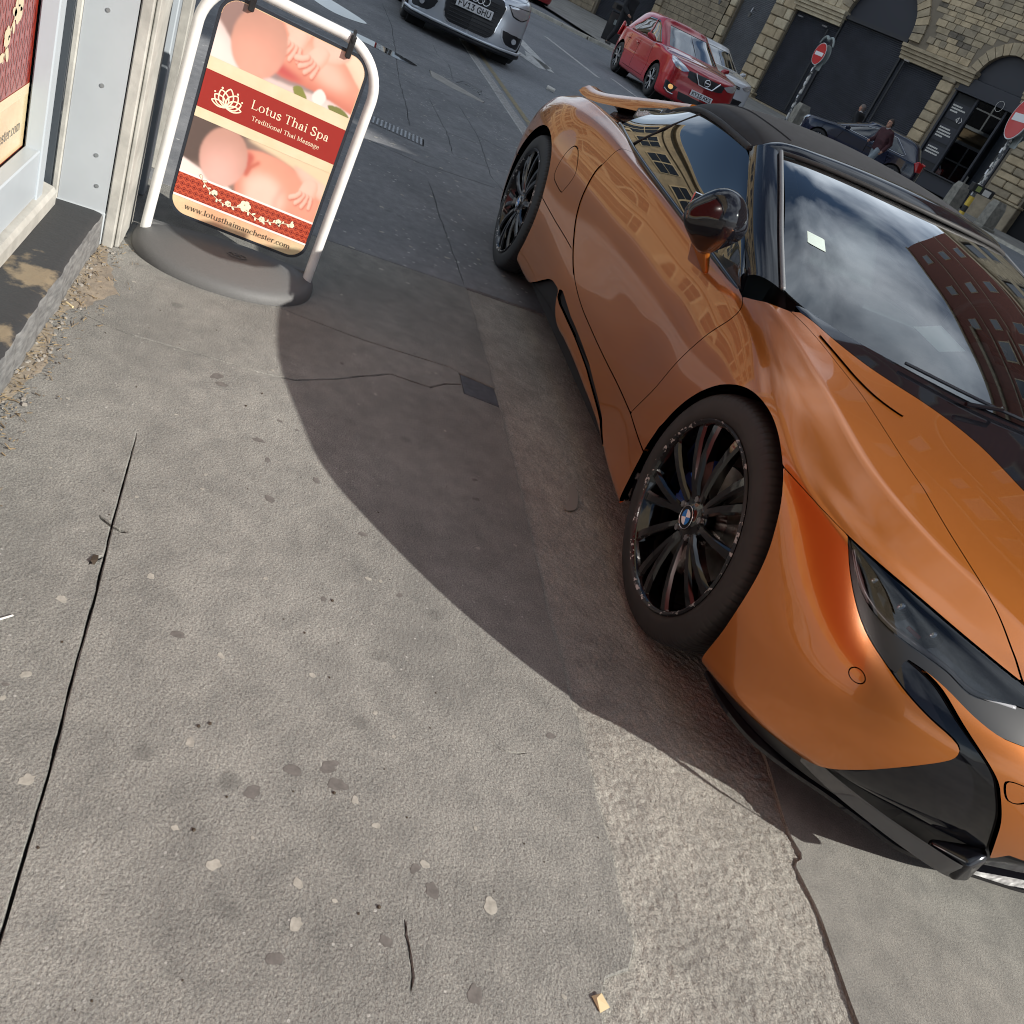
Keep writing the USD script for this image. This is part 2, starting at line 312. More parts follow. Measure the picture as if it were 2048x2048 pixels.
def st_of(x, z, s0=None, t0=.3):
    """surface coordinates of the right flank at the given x and z"""
    s = (x+2.32)/4.69*4.7 if s0 is None else s0; t = t0
    for _ in range(30):
        p = BODY.P(s, t); a = np.array([q.ev(s, t, dx=1) for q in BODY.sp]); b = np.array([q.ev(s, t, dy=1) for q in BODY.sp])
        J = np.array([[a[0], b[0]], [a[2], b[2]]]); d = np.linalg.solve(J, [x-p[0], z-p[2]]); s, t = s+np.clip(d[0], -.2, .2), t+np.clip(d[1], -.1, .1)
        s, t = np.clip(s, 0, 4.7), np.clip(t, 0, .75)
    return float(s), float(t)
def cr(*p, n=8): return [tuple(q) for q in smooth_poly(p, n, closed=False)]
g_farch = cr((3.422, .03), (3.404, .208), (3.411, .278), (3.433, .36), (3.474, .436), (3.531, .496), (3.589, .535), (3.657, .567), (3.726, .585), (3.797, .589), (3.862, .570), (3.925, .525), (3.974, .465), (4.000, .402), (4.015, .339), (4.023, .275), (4.027, .203), (4.029, .144), (4.026, .03))
g_doorfront = cr((3.299, .744), (3.352, .700), (3.356, .650), (3.312, .575), (3.276, .472), (3.244, .335), (3.185, .219))
g_doorbot = cr((3.185, .219), (2.98, .214), (2.792, .211), (2.539, .210), (2.322, .219), (2.126, .254), (1.966, .312), (1.833, .391), (1.765, .466), (1.732, .540), (1.718, .595), (1.733, .624))
g_belt = cr((1.30, .955), (1.55, .93), (1.82, .895), (2.1, .875), (2.4, .86), (2.8, .84), (3.1, .80), (3.299, .744))
g_hoodshut = cr((3.43, 1.0), (3.6, 1.075), (3.729, 1.122), (3.827, 1.127), (4.018, 1.105), (4.096, 1.080), (4.25, .975), (4.369, .86), (4.44, .72), (4.487, .571))
g_bump = cr((3.925, .525), (4.028, .556), (4.143, .570), (4.222, .585), (4.316, .598), (4.412, .592), (4.487, .571))
g_lamp = cr((4.153, .559), (4.180, .505), (4.217, .466), (4.272, .454), (4.332, .457), (4.386, .460), (4.431, .452), (4.497, .485))
g_edge = cr((4.144, .568), (4.172, .495), (4.203, .453), (4.240, .426), (4.29, .408), (4.336, .391), (4.383, .376), (4.417, .366), (4.434, .350), (4.435, .322), (4.426, .295), (4.408, .255), (4.377, .188), (4.353, .136), (4.320, .072), (4.268, .030))
g_blackR = cr((4.320, .437), (4.376, .431), (4.421, .400), (4.462, .363), (4.489, .322), (4.506, .266), (4.533, .171), (4.56, .07), (4.55, .02))
g_lampout = cr((4.320, .437), (4.355, .440), (4.392, .436), (4.437, .423), (4.474, .417), (4.506, .422), (4.6, .44), (4.70, .45))
g_blackhood = cr((3.44, 1.06), (3.468, 1.09), (3.535, 1.17), (3.598, 1.285), (3.633, 1.380), (3.668, 1.475), (3.722, 1.555), (3.80, 1.612), (3.89, 1.640), (3.967, 1.662), (4.05, 1.72), (4.13, 1.90))
g_fuel = smooth_poly([(1.5, .434), (1.399, .439), (1.351, .450), (1.332, .489), (1.336, .553), (1.358, .586), (1.387, .597), (1.434, .592), (1.504, .562), (1.539, .532), (1.534, .488), (1.516, .453)], 6)
g_quarter = [(1.962, .314), (1.80, .322), (1.6, .330), (1.346, .345), (1.25, .35)]
g_rarch = [st_of(-1.4+.385*math.cos(a), .35+.385*math.sin(a)) for a in np.radians(np.linspace(-25, 205, 60))]
RARCH = Polygon(list(g_rarch)+[(g_rarch[-1][0], -.02), (g_rarch[0][0], -.02)])
g_sillbot = cr((1.40, .045), (1.57, .051), (1.68, .095), (1.872, .161), (1.985, .171), (2.035, .166), (2.062, .143), (2.14, .100), (2.24, .065), (2.4, .050), (2.8, .055), (3.155, .062), (3.43, .06))
def blob(pts, rad, seg=16):
    ms = [m3.Manifold.sphere(r, seg).translate(p) for p, r in zip(pts, rad)]; return tm(m3.Manifold.batch_hull(ms))
GAP = .0042
def cut(poly, *minus):
    p = Polygon(poly).buffer(0) if not hasattr(poly, 'geom_type') else poly
    for q in minus: p = p.difference(q)
    return p.buffer(-GAP/2, join_style=1)
FARCH = Polygon(list(g_farch)+[(4.026, -.05), (3.422, -.05)])
cargrp = thing('sports_car', 'orange copper coloured low sports car with black soft top parked beside the pavement', 'car')
def both(name, mesh, m, parent=None, **k):
    o = obj(name, mesh, m, parent or cargrp, **k); obj(name, mirror_y(mesh), m, parent or cargrp, **k); return o
P_door = cut(list(g_doorfront)+list(g_doorbot)[1:]+[(1.80, .90)]+[q for q in g_belt if q[0] > 1.81])
both('door', panel(BODY, P_door), 'copper_paint')
P_fender = cut(list(g_doorfront)[::-1]+[(3.33, .80), (3.375, .90)]+list(g_hoodshut)+list(g_bump)[::-1]+[(3.9, .4), (3.41, .30), (3.403, .209)], FARCH)
both('front_fender', panel(BODY, P_fender), 'copper_paint')
P_bumper = cut(list(g_bump)[:18]+[q for q in g_edge]+[(4.02, .030), (3.9, .2), (3.8, .45)], FARCH)
P_bumper = P_bumper.difference(Point(4.257, .352).buffer(.0165).difference(Point(4.257, .352).buffer(.0142)))
both('front_bumper', panel(BODY, P_bumper, thick=.02), 'copper_paint')
P_sill = cut(list(g_sillbot)+[(3.44, .2), (3.403, .209), (3.185, .219)]+list(g_doorbot)[1:]+[(1.962, .314)]+g_quarter[1:]+[(1.25, .05)], FARCH, RARCH, Polygon(list(g_doorbot)+[(3.185, .9)]))
STRIP = Polygon([(2.04, .178), (2.08, .185), (2.277, .160), (2.663, .147), (2.982, .118), (3.15, .074), (3.17, .060), (3.12, .058), (2.982, .100), (2.663, .126), (2.277, .136), (2.11, .145), (2.055, .155)])
P_sill = P_sill.difference(STRIP)
both('sill', panel(BODY, P_sill), 'copper_paint')
P_quarter = cut([(q[0], q[1]) for q in g_doorbot if q[1] > .312]+[(1.80, .90)]+[q for q in g_belt if q[0] < 1.82][::-1]+[(1.27, 1.12), (.3, 1.12), (0.02, 1.12), (0.02, .33), (1.25, .33)]+[(1.346, .345), (1.6, .330), (1.80, .322), (1.962, .314)], RARCH)
P_quarter = P_quarter.difference(Polygon(g_fuel).exterior.buffer(.0022))
both('rear_quarter', panel(BODY, P_quarter), 'copper_paint')
lipc = [q for q in g_doorbot if q[1] > .24]; LIP = Polygon([(a, b) for a, b in lipc]+[(a-.004-.030*math.sin(PI*min(max((b-.24)/.385, 0), 1)), b) for a, b in lipc][::-1]).buffer(0).buffer(-.0012)
both('wing_lip', panel(BODY, LIP, lift=.004, thick=.006, res=.012), 'copper_paint')
P_rearlow = cut([(0.02, .05), (1.25, .05), (1.25, .33), (.02, .33)], RARCH)
both('rear_bumper', panel(BODY, P_rearlow), 'copper_paint')
P_deck = cut([(0.02, 1.125), (1.25, 1.125), (1.22, 1.9), (.02, 1.9)])
deckm = panel(BODY, P_deck, thick=.01); both('rear_deck', deckm, 'black_gloss')
P_hood = cut(list(g_hoodshut)+[(4.69, .60), (4.69, 1.9)]+list(g_blackhood)[::-1])
P_hood = P_hood.difference(Polygon([(4.0, 1.9), (4.7, 1.895), (4.7, 1.9)]))
both('hood', panel(BODY, P_hood), 'copper_paint')
both('hood_vent', panel(BODY, Polygon(smooth_poly([(3.545, 1.085), (3.64, 1.135), (3.70, 1.165), (3.76, 1.215), (3.80, 1.295), (3.74, 1.255), (3.66, 1.19), (3.59, 1.13)], 5)).buffer(0), lift=.0045, thick=.0045, res=.012), 'copper_paint')
P_bh = cut(list(g_blackhood)+[(3.40, 1.9), (3.40, 1.06)])
both('black_hood_panel', panel(BODY, P_bh), 'black_gloss')
P_lampglass = cut(list(g_bump)[16:]+[(4.55, .50)]+list(g_lamp)[::-1])
both('headlight', panel(BODY, P_lampglass, lift=-.004, thick=.004), 'lamp_glass')
P_black = cut(list(g_edge)+list(g_blackR)[::-1]+list(g_lampout)[:1]+[(4.32, .437)])
P_lampblack = Polygon(list(g_bump)[16:]+[(4.69, .56), (4.69, .455)]+list(g_lampout)[::-1]+[(4.31, .405)]+list(g_edge)[:34][::-1]).buffer(0).difference(P_lampglass.buffer(.002))
both('air_curtain', panel(BODY, P_black, lift=-.012, thick=.02), 'black_gloss')
both('headlight_surround', panel(BODY, P_lampblack, lift=-.006, thick=.02), 'black_satin')
P_nose = cut(list(g_lampout)+[(4.69, .12), (4.57, .12)]+list(g_blackR)[::-1])
P_nose = P_nose.difference(Polygon(smooth_poly([(4.500, .330), (4.512, .281), (4.528, .284), (4.54, .335), (4.52, .342)], 5)).exterior.buffer(.0016))
both('nose_panel', panel(BODY, P_nose, lift=.004, thick=.03), 'copper_paint')
P_low = Polygon([(4.69, .02), (4.69, .12), (4.57, .12), (4.55, .02)])
both('lower_grille', panel(BODY, P_low, lift=-.03), 'black_plastic')
# inner structure, black, seen in the gaps
P_in = Polygon([(0.02, .03), (4.69, .03), (4.69, 1.9), (3.40, 1.9), (3.40, 1.0), (3.30, .73), (1.3, .9), (1.2, 1.9), (.02, 1.9)]).difference(RARCH.buffer(.012)).difference(FARCH.buffer(.012)).difference(P_lampglass.buffer(.01))
both('inner_shell', panel(BODY, P_in, lift=-.016, thick=.01, res=.05), 'dark_void')
# headlight inside
def lampin():
    out = []
    q = P_lampglass.buffer(-.004)
    out.append(('lamp_housing', panel(BODY, P_lampglass.buffer(.006), lift=-.06, thick=-.05), 'lamp_inner'))
    return out
hl = lampin()[0]; both(hl[0], hl[1], hl[2])
for (s, t, dr, r) in [(4.235, .522, .040, .022), (4.30, .524, .040, .024), (4.365, .524, .040, .022)]:
    c = BODY.P(s, t)-BODY.N(s, t)*dr; a = np.array([.93, -.25, .1]); a /= np.linalg.norm(a)
    both('lamp_projector', cyl(c-a*.02, c+a*.006, r*.9, 20, r), 'black_gloss'); both('lamp_lens', trimesh.creation.icosphere(3, r*.85).apply_scale([.7, 1, 1]).apply_translation(c), 'lamp_silver', smooth=True)
lp = np.array([BODY.P(s, t)-BODY.N(s, t)*.010 for s, t in cr((4.168, .545), (4.188, .502), (4.220, .474), (4.272, .463), (4.332, .466), (4.386, .468), (4.431, .461), (4.49, .480))]); both('daytime_light', tube(lp, .0060, 8), 'lamp_guide', smooth=True)
lp = np.array([BODY.P(s, t)-BODY.N(s, t)*.022 for s, t in [(4.175, .548), (4.19, .525), (4.21, .512)]]); both('lamp_trim', tube(lp, .009, 8), 'lamp_silver', smooth=True)
lp = np.array([BODY.P(s, t)-BODY.N(s, t)*.040 for s, t in [(4.32, .495), (4.345, .494)]]); both('red_marker', tube(lp, .005, 8), 'lamp_red', smooth=True)
# sill blade highlight and splitter below the bumper
def ribbon(A, B, th=.012):
    A, B = np.array(A, float), np.array(B, float); n = len(A); d = np.array([0, 0, -th])
    B = np.stack([np.interp(np.linspace(0, 1, n), np.linspace(0, 1, len(B)), B[:, k]) for k in range(3)], 1)
    v = np.vstack([A, B, A+d, B+d]); f = []
    for i in range(n-1):
        for a, b in ((0, n), (3*n, 2*n)): f += [[a+i, b+i, b+i+1], [a+i, b+i+1, a+i+1]]
        f += [[n+i, 3*n+i, 3*n+i+1], [n+i, 3*n+i+1, n+i+1], [2*n+i, i, i+1], [2*n+i, i+1, 2*n+i+1]]
    m = trimesh.Trimesh(v, f, process=False); m.fix_normals(); return m
sp_out = smooth_poly([(1.77, -.892, .145), (1.87, -.878, .140), (1.966, -.838, .138), (2.038, -.764, .136), (2.090, -.690, .134), (2.156, -.608, .132), (2.215, -.538, .130), (2.24, -.44, .130), (2.262, -.33, .128), (2.288, -.18, .128), (2.295, 0, .128)], 6, False)
sp_in = smooth_poly([(1.74, -.60, .205), (1.78, -.58, .205), (1.82, -.56, .205), (1.85, -.52, .205), (1.88, -.46, .205), (1.90, -.40, .20), (1.92, -.34, .20), (1.93, -.28, .20), (1.94, -.18, .20), (1.95, 0, .20)], 6, False)
both('front_splitter', ribbon(sp_out, sp_in, .010), 'black_gloss', smooth=50)
bl_top = smooth_poly([(2.055, -.775, .215), (2.12, -.720, .212), (2.19, -.640, .208), (2.25, -.555, .205), (2.295, -.475, .20), (2.30, -.43, .20)], 6, False)
bl_bot = smooth_poly([(2.050, -.765, .185), (2.11, -.715, .178), (2.175, -.640, .170), (2.235, -.560, .163), (2.285, -.480, .158), (2.295, -.43, .158)], 6, False)
both('splitter_blade', ribbon(bl_top, bl_bot, .008), 'blade_reflection_grey', smooth=50)
both('splitter_fin', blob([(2.285, -.455, .20), (2.275, -.42, .215), (2.290, -.455, .160), (2.285, -.42, .155), (2.24, -.50, .185)], [.018, .018, .012, .012, .012]), 'black_gloss', smooth=True)
va = np.array([BODY.P(s_, .035)-BODY.N(s_, .035)*.004 for s_ in np.linspace(4.02, 4.56, 26)]); vb = va.copy(); vb[:, 2] = .148; vb[:, :2] -= np.array([.02, 0]); vb[:, 1] += .025; va[:, 2] += .02; va[:, 1] += .010
both('added_valance', ribbon(va, vb, .003), 'black_plastic', smooth=50)  # wall added to keep sun from slipping between bumper and splitter
obj('nose_light_block', hull([(x, sy*y, z) for sy in (-1, 1) for x, y in [(1.80, .84), (2.04, .755), (2.19, .575), (2.255, .40), (2.29, 0.)] for z in (.225,)]+[(x, sy*y, .150) for sy in (-1, 1) for x, y in [(1.80, .84), (2.02, .745), (2.17, .575), (2.24, .40), (2.27, 0.)]]), 'black_plastic', cargrp, smooth=False)  # hull added under the nose to close a sliver of sun in its shadow
# wheel arch liners
for xx, nm in ((1.405, .393), (-1.4, .398)):
    t = np.radians(np.linspace(-28, 208, 40)); w0, w1 = -.912, -.60; v = []; f = []
    for a in t: v += [(xx+nm*math.cos(a), w0, .345+nm*math.sin(a)), (xx+nm*math.cos(a), w1, .345+nm*math.sin(a)), (xx, w1, .345)]
    for i in range(len(t)-1): f += [[3*i, 3*i+1, 3*i+4], [3*i, 3*i+4, 3*i+3], [3*i+1, 3*i+2, 3*i+4]]
    both('wheel_arch_liner', trimesh.Trimesh(v, f, process=False), 'black_plastic')
both('liner_clip', cyl((1.045, -.925, .245), (1.045, -.90, .245), .011, 14), 'gasket_grey')

# ------------------------------------------------------------ greenhouse
def net_surf(rows, nu=60, nv=40, sig=(2, 2)): return Surf(np.array(rows, float), nu, nv, 1., 1., sig)
wb = [(.94, -.765, .905), (1.075, -.675, .884), (1.165, -.50, .876), (1.262, -.25, .867), (1.30, 0, .862), (1.262, .25, .867), (1.165, .50, .876), (1.075, .675, .884), (.94, .765, .905)]
wt = [(.135, -.535, 1.162), (.185, -.48, 1.173), (.235, -.38, 1.183), (.305, -.2, 1.190), (.335, 0, 1.192), (.305, .2, 1.190), (.235, .38, 1.183), (.185, .48, 1.173), (.135, .535, 1.162)]
wb, wt = np.array(wb), np.array(wt); nb = np.array([.36, 0, .93]); rowsw = []
for a in (0, .25, .5, .75, 1.): rowsw.append(wb*(1-a)+wt*a+nb*(.040*4*a*(1-a))*np.array([.55, .85, .95, 1, 1, 1, .95, .85, .55])[:, None])
WS = net_surf(rowsw, 60, 90, (2, 3)); u = np.linspace(0, 1, 46); v = np.linspace(0, 1, 80); UU, VV = np.meshgrid(u, v, indexing='ij')
def gridmesh(S, s, t, lift=0., out=1):
    a, b = np.meshgrid(s, t, indexing='ij'); X = S.P(a, b); N = S.N(a, b, out); X = X+N*lift; n, k = a.shape; i = np.arange(n*k).reshape(n, k)
    f = np.concatenate([np.stack([i[:-1, :-1], i[1:, :-1], i[1:, 1:]], -1).reshape(-1, 3), np.stack([i[:-1, :-1], i[1:, 1:], i[:-1, 1:]], -1).reshape(-1, 3)])
    Xf, Nf = X.reshape(-1, 3), N.reshape(-1, 3); c = np.cross(Xf[f[:, 1]]-Xf[f[:, 0]], Xf[f[:, 2]]-Xf[f[:, 0]]); bad = (c*Nf[f[:, 0]]).sum(1) < 0; f[bad] = f[bad][:, ::-1]
    return Xf, f, Nf
sgn = np.sign(WS.N(.5, .5)[2])
wsg = obj('windscreen', gridmesh(WS, np.linspace(0, 1, 46), np.linspace(0, 1, 80), 0, sgn), 'windscreen_glass', cargrp)
fr = Polygon([(0, 0), (1, 0), (1, 1), (0, 1)]); hole = Polygon(smooth_poly([(.10, .055), (.10, .5), (.10, .945), (.93, .96), (.93, .5), (.93, .04)], 6)).buffer(0)
hole = sbox(.085, .070, .945, .930).buffer(-.03).buffer(.03)
obj('windscreen_frit', panel(WS, fr.difference(hole), lift=-.006, thick=.001, res=.05, out=sgn), 'black_plastic', wsg)
def strip(A, B, bulge, n=40, m=8, up=(0, 0, 1)):
    """convex band between two curves"""
    A, B = smooth_poly(A, 8, False), smooth_poly(B, 8, False); A = np.stack([np.interp(np.linspace(0, 1, n), np.linspace(0, 1, len(A)), A[:, k]) for k in range(3)], 1); B = np.stack([np.interp(np.linspace(0, 1, n), np.linspace(0, 1, len(B)), B[:, k]) for k in range(3)], 1)
    T = np.gradient(A, axis=0); nn = np.cross(T, B-A); nn /= np.linalg.norm(nn, axis=1)[:, None]
    if (nn@np.array(up)).mean() < 0: nn = -nn
    w = np.linspace(0, 1, m); V = A[:, None]*(1-w)[None, :, None]+B[:, None]*w[None, :, None]+nn[:, None]*(4*w*(1-w)*bulge)[None, :, None]
    i = np.arange(n*m).reshape(n, m); f = np.concatenate([np.stack([i[:-1, :-1], i[1:, :-1], i[1:, 1:]], -1).reshape(-1, 3), np.stack([i[:-1, :-1], i[1:, 1:], i[:-1, 1:]], -1).reshape(-1, 3)])
    mm = trimesh.Trimesh(V.reshape(-1, 3), f, process=False)
    if (mm.face_normals@np.array(up)).sum() < 0: mm.invert()
    return mm
ap_in = [(.965, -.768, .900), (.70, -.706, .992), (.42, -.628, 1.082), (.135, -.545, 1.164)]
ap_out = [(.82, -.805, .872), (.60, -.765, .950), (.33, -.695, 1.045), (.03, -.605, 1.128)]
both('a_pillar', strip(ap_out, ap_in, .022, up=(.3, -1, .6)), 'black_gloss', smooth=True)
both('pillar_gasket', tube(smooth_poly(np.array(ap_in)+[.006, .0, .006], 8, False), .007, 8), 'gasket_grey', smooth=True)
hb = [(.135, -.545, 1.164), (.185, -.485, 1.176), (.24, -.38, 1.187), (.310, -.2, 1.195), (.340, 0, 1.198), (.310, .2, 1.195), (.24, .38, 1.187), (.185, .485, 1.176), (.135, .545, 1.164)]
ht = [(.03, -.605, 1.128), (.06, -.53, 1.190), (.115, -.40, 1.214), (.185, -.2, 1.232), (.21, 0, 1.238), (.185, .2, 1.232), (.115, .40, 1.214), (.06, .53, 1.190), (.03, .605, 1.128)]
obj('roof_header', strip(hb, ht, .012), 'black_gloss', cargrp, smooth=True)
obj('header_seal', tube(smooth_poly(np.array(hb)+[.004, 0, .002], 6, False), .008, 8), 'black_rubber', cargrp, smooth=True)
# soft top: sections from the header back
rt = []
for x, pts in [(.05, None), (-.12, [(-.605, 1.135), (-.565, 1.195), (-.42, 1.232), (-.2, 1.254), (0, 1.260)]), (-.35, [(-.60, 1.145), (-.56, 1.20), (-.42, 1.237), (-.2, 1.256), (0, 1.262)]), (-.62, [(-.58, 1.135), (-.54, 1.180), (-.41, 1.214), (-.2, 1.238), (0, 1.246)]), (-.9, [(-.545, 1.085), (-.505, 1.120), (-.395, 1.165), (-.2, 1.200), (0, 1.212)]), (-1.12, [(-.50, 1.04), (-.47, 1.068), (-.385, 1.118), (-.2, 1.158), (0, 1.170)]), (-1.3, [(-.47, .99), (-.44, 1.01), (-.36, 1.06), (-.19, 1.10), (0, 1.112)])]:
    if pts is None: r = [(ht[k][0]-.0, ht[k][1], ht[k][2]-.004) for k in range(5)]
    else: r = [(x, a, b) for a, b in pts]
    rt.append(r+[(p[0], -p[1], p[2]) for p in r[:4][::-1]])
RT = Surf(np.array(rt, float), 90, 90, 1., 1., (3, 3)); sg = np.sign(RT.N(.5, .5)[2])
top = obj('soft_top', gridmesh(RT, np.linspace(0, 1, 60), np.linspace(0, 1, 60), 0, sg), 'soft_top', cargrp)
for t in (.20, .80):
    obj('roof_seam', tube(RT.P(np.linspace(.05, .95, 30), np.full(30, t))+[0, 0, .0], .0035, 6), 'soft_top', top)
both('roof_rail', tube(smooth_poly([(.03, -.603, 1.130), (-.12, -.603, 1.138), (-.35, -.60, 1.146), (-.62, -.58, 1.136), (-.9, -.545, 1.088), (-1.12, -.50, 1.045)], 8, False), .012, 8), 'black_rubber', smooth=True)
# side glass
gb = [(-1.06, -.715, .922), (-.6, -.755, .893), (0, -.775, .862), (.46, -.785, .842), (.86, -.815, .832)]
gt = [(-.93, -.545, 1.075), (-.62, -.580, 1.128), (-.30, -.598, 1.140), (.0, -.605, 1.128), (.80, -.803, .876)]
GL = Surf(np.array([[np.array(a)*(1-w)+np.array(b)*w+np.array([0, -.016, .006])*4*w*(1-w) for w in (0, .5, 1)] for a, b in zip(gb, gt)]), 60, 30, 1., 1., (3, 2)); sg2 = -np.sign(GL.N(.5, .5)[1])
gl = gridmesh(GL, np.linspace(0, 1, 40), np.linspace(0, 1, 14), 0, sg2); both('side_window', gl, 'side_glass')
both('window_divider', tube([GL.P(.19, 0)+[0, -.004, 0], GL.P(.24, .5)+[0, -.004, 0], GL.P(.29, 1)], .005, 8), 'black_rubber')
both('window_trim', tube(smooth_poly(np.array(gb)+[0, -.010, -.004], 8, False), .010, 8), 'black_gloss', smooth=True)
both('mirror_sail', hull([(.86, -.822, .834), (.50, -.792, .842), (.80, -.806, .884), (.86, -.812, .832), (.50, -.782, .842), (.80, -.796, .884)]), 'black_gloss')
# door mirror
def fused(ms, ref=.02, it=10):
    t = tm(m3.Manifold.batch_boolean(ms, m3.OpType.Add).refine_to_length(ref)); trimesh.smoothing.filter_taubin(t, iterations=it); return t
def hullm(pts, rad, seg=20): return m3.Manifold.batch_hull([m3.Manifold.sphere(r, seg).translate(tuple(p)) for p, r in zip(pts, rad)])
def ell(c, r, an=(0, 0, 0)): return m3.Manifold.sphere(1., 40).scale(r).rotate(an).translate(c)
mh = fused([hullm([(.890, -1.010, 1.008), (.875, -1.048, .985), (.862, -.962, .990), (.825, -.985, .940)], [.074, .056, .056, .052]), hullm([(.825, -.978, .938), (.745, -.940, .903), (.690, -.915, .896)], [.048, .036, .026])], .016, 20)
both('door_mirror', mh, 'black_gloss', smooth=True)
both('mirror_pane', bx((.808, -1.01, .992), (.006, .13, .075), bev=.002), 'mirror_glass')
both('mirror_foot', blob([(.70, -.905, .872), (.535, -.885, .868), (.70, -.875, .818), (.555, -.865, .806), (.66, -.93, .876)], [.014, .012, .012, .012, .012]), 'copper_paint', smooth=60)
# buttress humps behind the seats, rear fins
fin_t = smooth_poly([(-1.05, -.42, 1.128), (-1.37, -.445, 1.070), (-1.67, -.475, 1.012), (-2.03, -.505, .945), (-2.25, -.515, .918), (-2.40, -.515, .914)], 8, False)
fin = []
for k, p in enumerate(fin_t):
    a = k/(len(fin_t)-1); w = .060+.02*a; dz = .095*(1-a)+.055*a; fin.append([p+[0, -w, -dz], p+[0, -w*.82, -dz*.55], p+[0, -w*.45, -.008], p+[0, w*.1, 0], p+[0, w*.9, -.010], p+[0, w*1.1, -.03], p+[0, w*.6, -dz*1.05]])
fin = np.array(fin)
def loftgrid(G, closed_v=False, caps=True):
    G = np.array(G, float); n, k = G.shape[:2]; i = np.arange(n*k).reshape(n, k); j = np.roll(i, -1, 1) if closed_v else i[:, 1:]; ii = i if closed_v else i[:, :-1]
    f = np.concatenate([np.stack([ii[:-1], ii[1:], j[1:]], -1).reshape(-1, 3), np.stack([ii[:-1], j[1:], j[:-1]], -1).reshape(-1, 3)]); v = G.reshape(-1, 3)
    if closed_v and caps:
        v = np.vstack([v, G[0].mean(0), G[-1].mean(0)]); q = n*k
        f = np.vstack([f]+[[[q, i[0, (a+1) % k], i[0, a]], [q+1, i[-1, a], i[-1, (a+1) % k]]] for a in range(k)])
    m = trimesh.Trimesh(v, f, process=False)
    if closed_v and m.volume < 0: m.invert()
    return m
both('rear_fin', loftgrid(fin, True), 'copper_paint', smooth=40)
hum = []
for x, zt, yo, yi in [(-.95, 1.10, -.50, -.10), (-1.15, 1.07, -.50, -.12), (-1.4, 1.03, -.495, -.14), (-1.7, .965, -.49, -.2), (-2.0, .905, -.49, -.28)]:
    hum.append([(x, yo-.03, .80), (x, yo-.02, zt-.09), (x, yo+.02, zt-.035), (x, (yo+yi)/2, zt-.01), (x, yi, zt-.04), (x, yi+.05, .80)])
both('seat_fairing', loftgrid(hum, True), 'black_gloss', smooth=50)
qp = np.array([(-1.42, -.545, .985), (-1.02, -.555, 1.065), (-.99, -.575, 1.035), (-1.12, -.575, .935), (-1.20, -.57, .915), (-1.40, -.56, .94)])
qc = qp.mean(0); both('fairing_frame', hull(np.vstack([qp+[0, -.004, 0], qp+[0, .04, 0]])), 'black_plastic')
rtm = meshkit.text_mesh('Roadster', .030, .002); rtm.vertices[:, 0] += .25*rtm.vertices[:, 1]
rx = qp[1]-qp[0]; rx /= np.linalg.norm(rx); rn = np.array([0, -1., .12]); rn -= rx*(rn@rx); rn /= np.linalg.norm(rn)
obj('model_lettering', frame(rtm, qp[0]+rx*.07+np.cross(rn, rx)*(-.050)+rn*.022, rx, np.cross(rn, rx), rn), 'plate_white', cargrp, smooth=False)
both('fairing_pane', hull(np.vstack([qc+(qp-qc)*.80+[0, -.009, 0], qc+(qp-qc)*.80+[0, .01, 0]])), 'mirror_glass')
# inside of the car
obj('cabin_tub', bx((.0, 0, .50), (2.1, 1.40, .5)), 'dash_dark', cargrp)
obj('dashboard', tube(smooth_poly([(.78, -.66, .80), (.84, -.3, .83), (.86, 0, .84), (.84, .3, .83), (.78, .66, .80)], 6, False), .075, 12), 'dash_dark', cargrp, smooth=True)
obj('dash_top', hull([(.80, -.66, .865), (.80, .66, .865), (1.12, -.60, .855), (1.12, .60, .855), (1.22, 0, .852), (.80, -.66, .80), (.80, .66, .80), (1.15, 0, .80)]), 'dash_dark', cargrp)
for sy in (-1, 1):
    y = .36*sy
    obj('seat', [blob([(-.55, y-.17, .75), (-.55, y+.17, .75), (-.72, y-.12, 1.0), (-.72, y+.12, 1.0)], [.07]*4), blob([(-.76, y-.09, 1.08), (-.76, y+.09, 1.08)], [.055]*2), blob([(-.1, y-.18, .72), (-.1, y+.18, .72), (-.5, y-.18, .70), (-.5, y+.18, .70)], [.06]*4)], 'seat_leather', cargrp, smooth=60)
tw = np.linspace(0, 2*PI, 40, endpoint=False); st = np.array([.52, .36, .86]); ax1, ax2 = np.array([0, 1., 0]), np.array([-.35, 0, .94])
obj('steering_wheel', [tube([st+.175*(math.cos(a)*ax1+math.sin(a)*ax2) for a in tw], .014, 8, True), cyl(st+[.0, 0, 0], st+[.1, 0, -.04], .05), cyl(st-.17*ax1, st+.17*ax1, .012), cyl(st, st-.17*ax2, .014)], 'dash_dark', cargrp, smooth=40)
obj('windscreen_sticker', panel(WS, sbox(.345, .085, .415, .140), lift=.0015, thick=.001, res=.02, out=sgn), 'sticker', wsg)
obj('toll_card', hull([(.98, -.18, .905), (.93, -.05, .925), (.85, -.12, .955), (.90, -.25, .93), (.98, -.18, .904)]+[(.88, -.15, .94)]), 'paper', cargrp)
both('wiper', tube(smooth_poly([(1.30, .02, .878), (1.27, .22, .882), (1.20, .45, .888)], 6, False), .005, 6), 'black_gloss')
both('wiper_arm', tube([(1.32, .30, .872), (1.30, .16, .886), (1.28, .14, .886)], .006, 6), 'black_gloss')

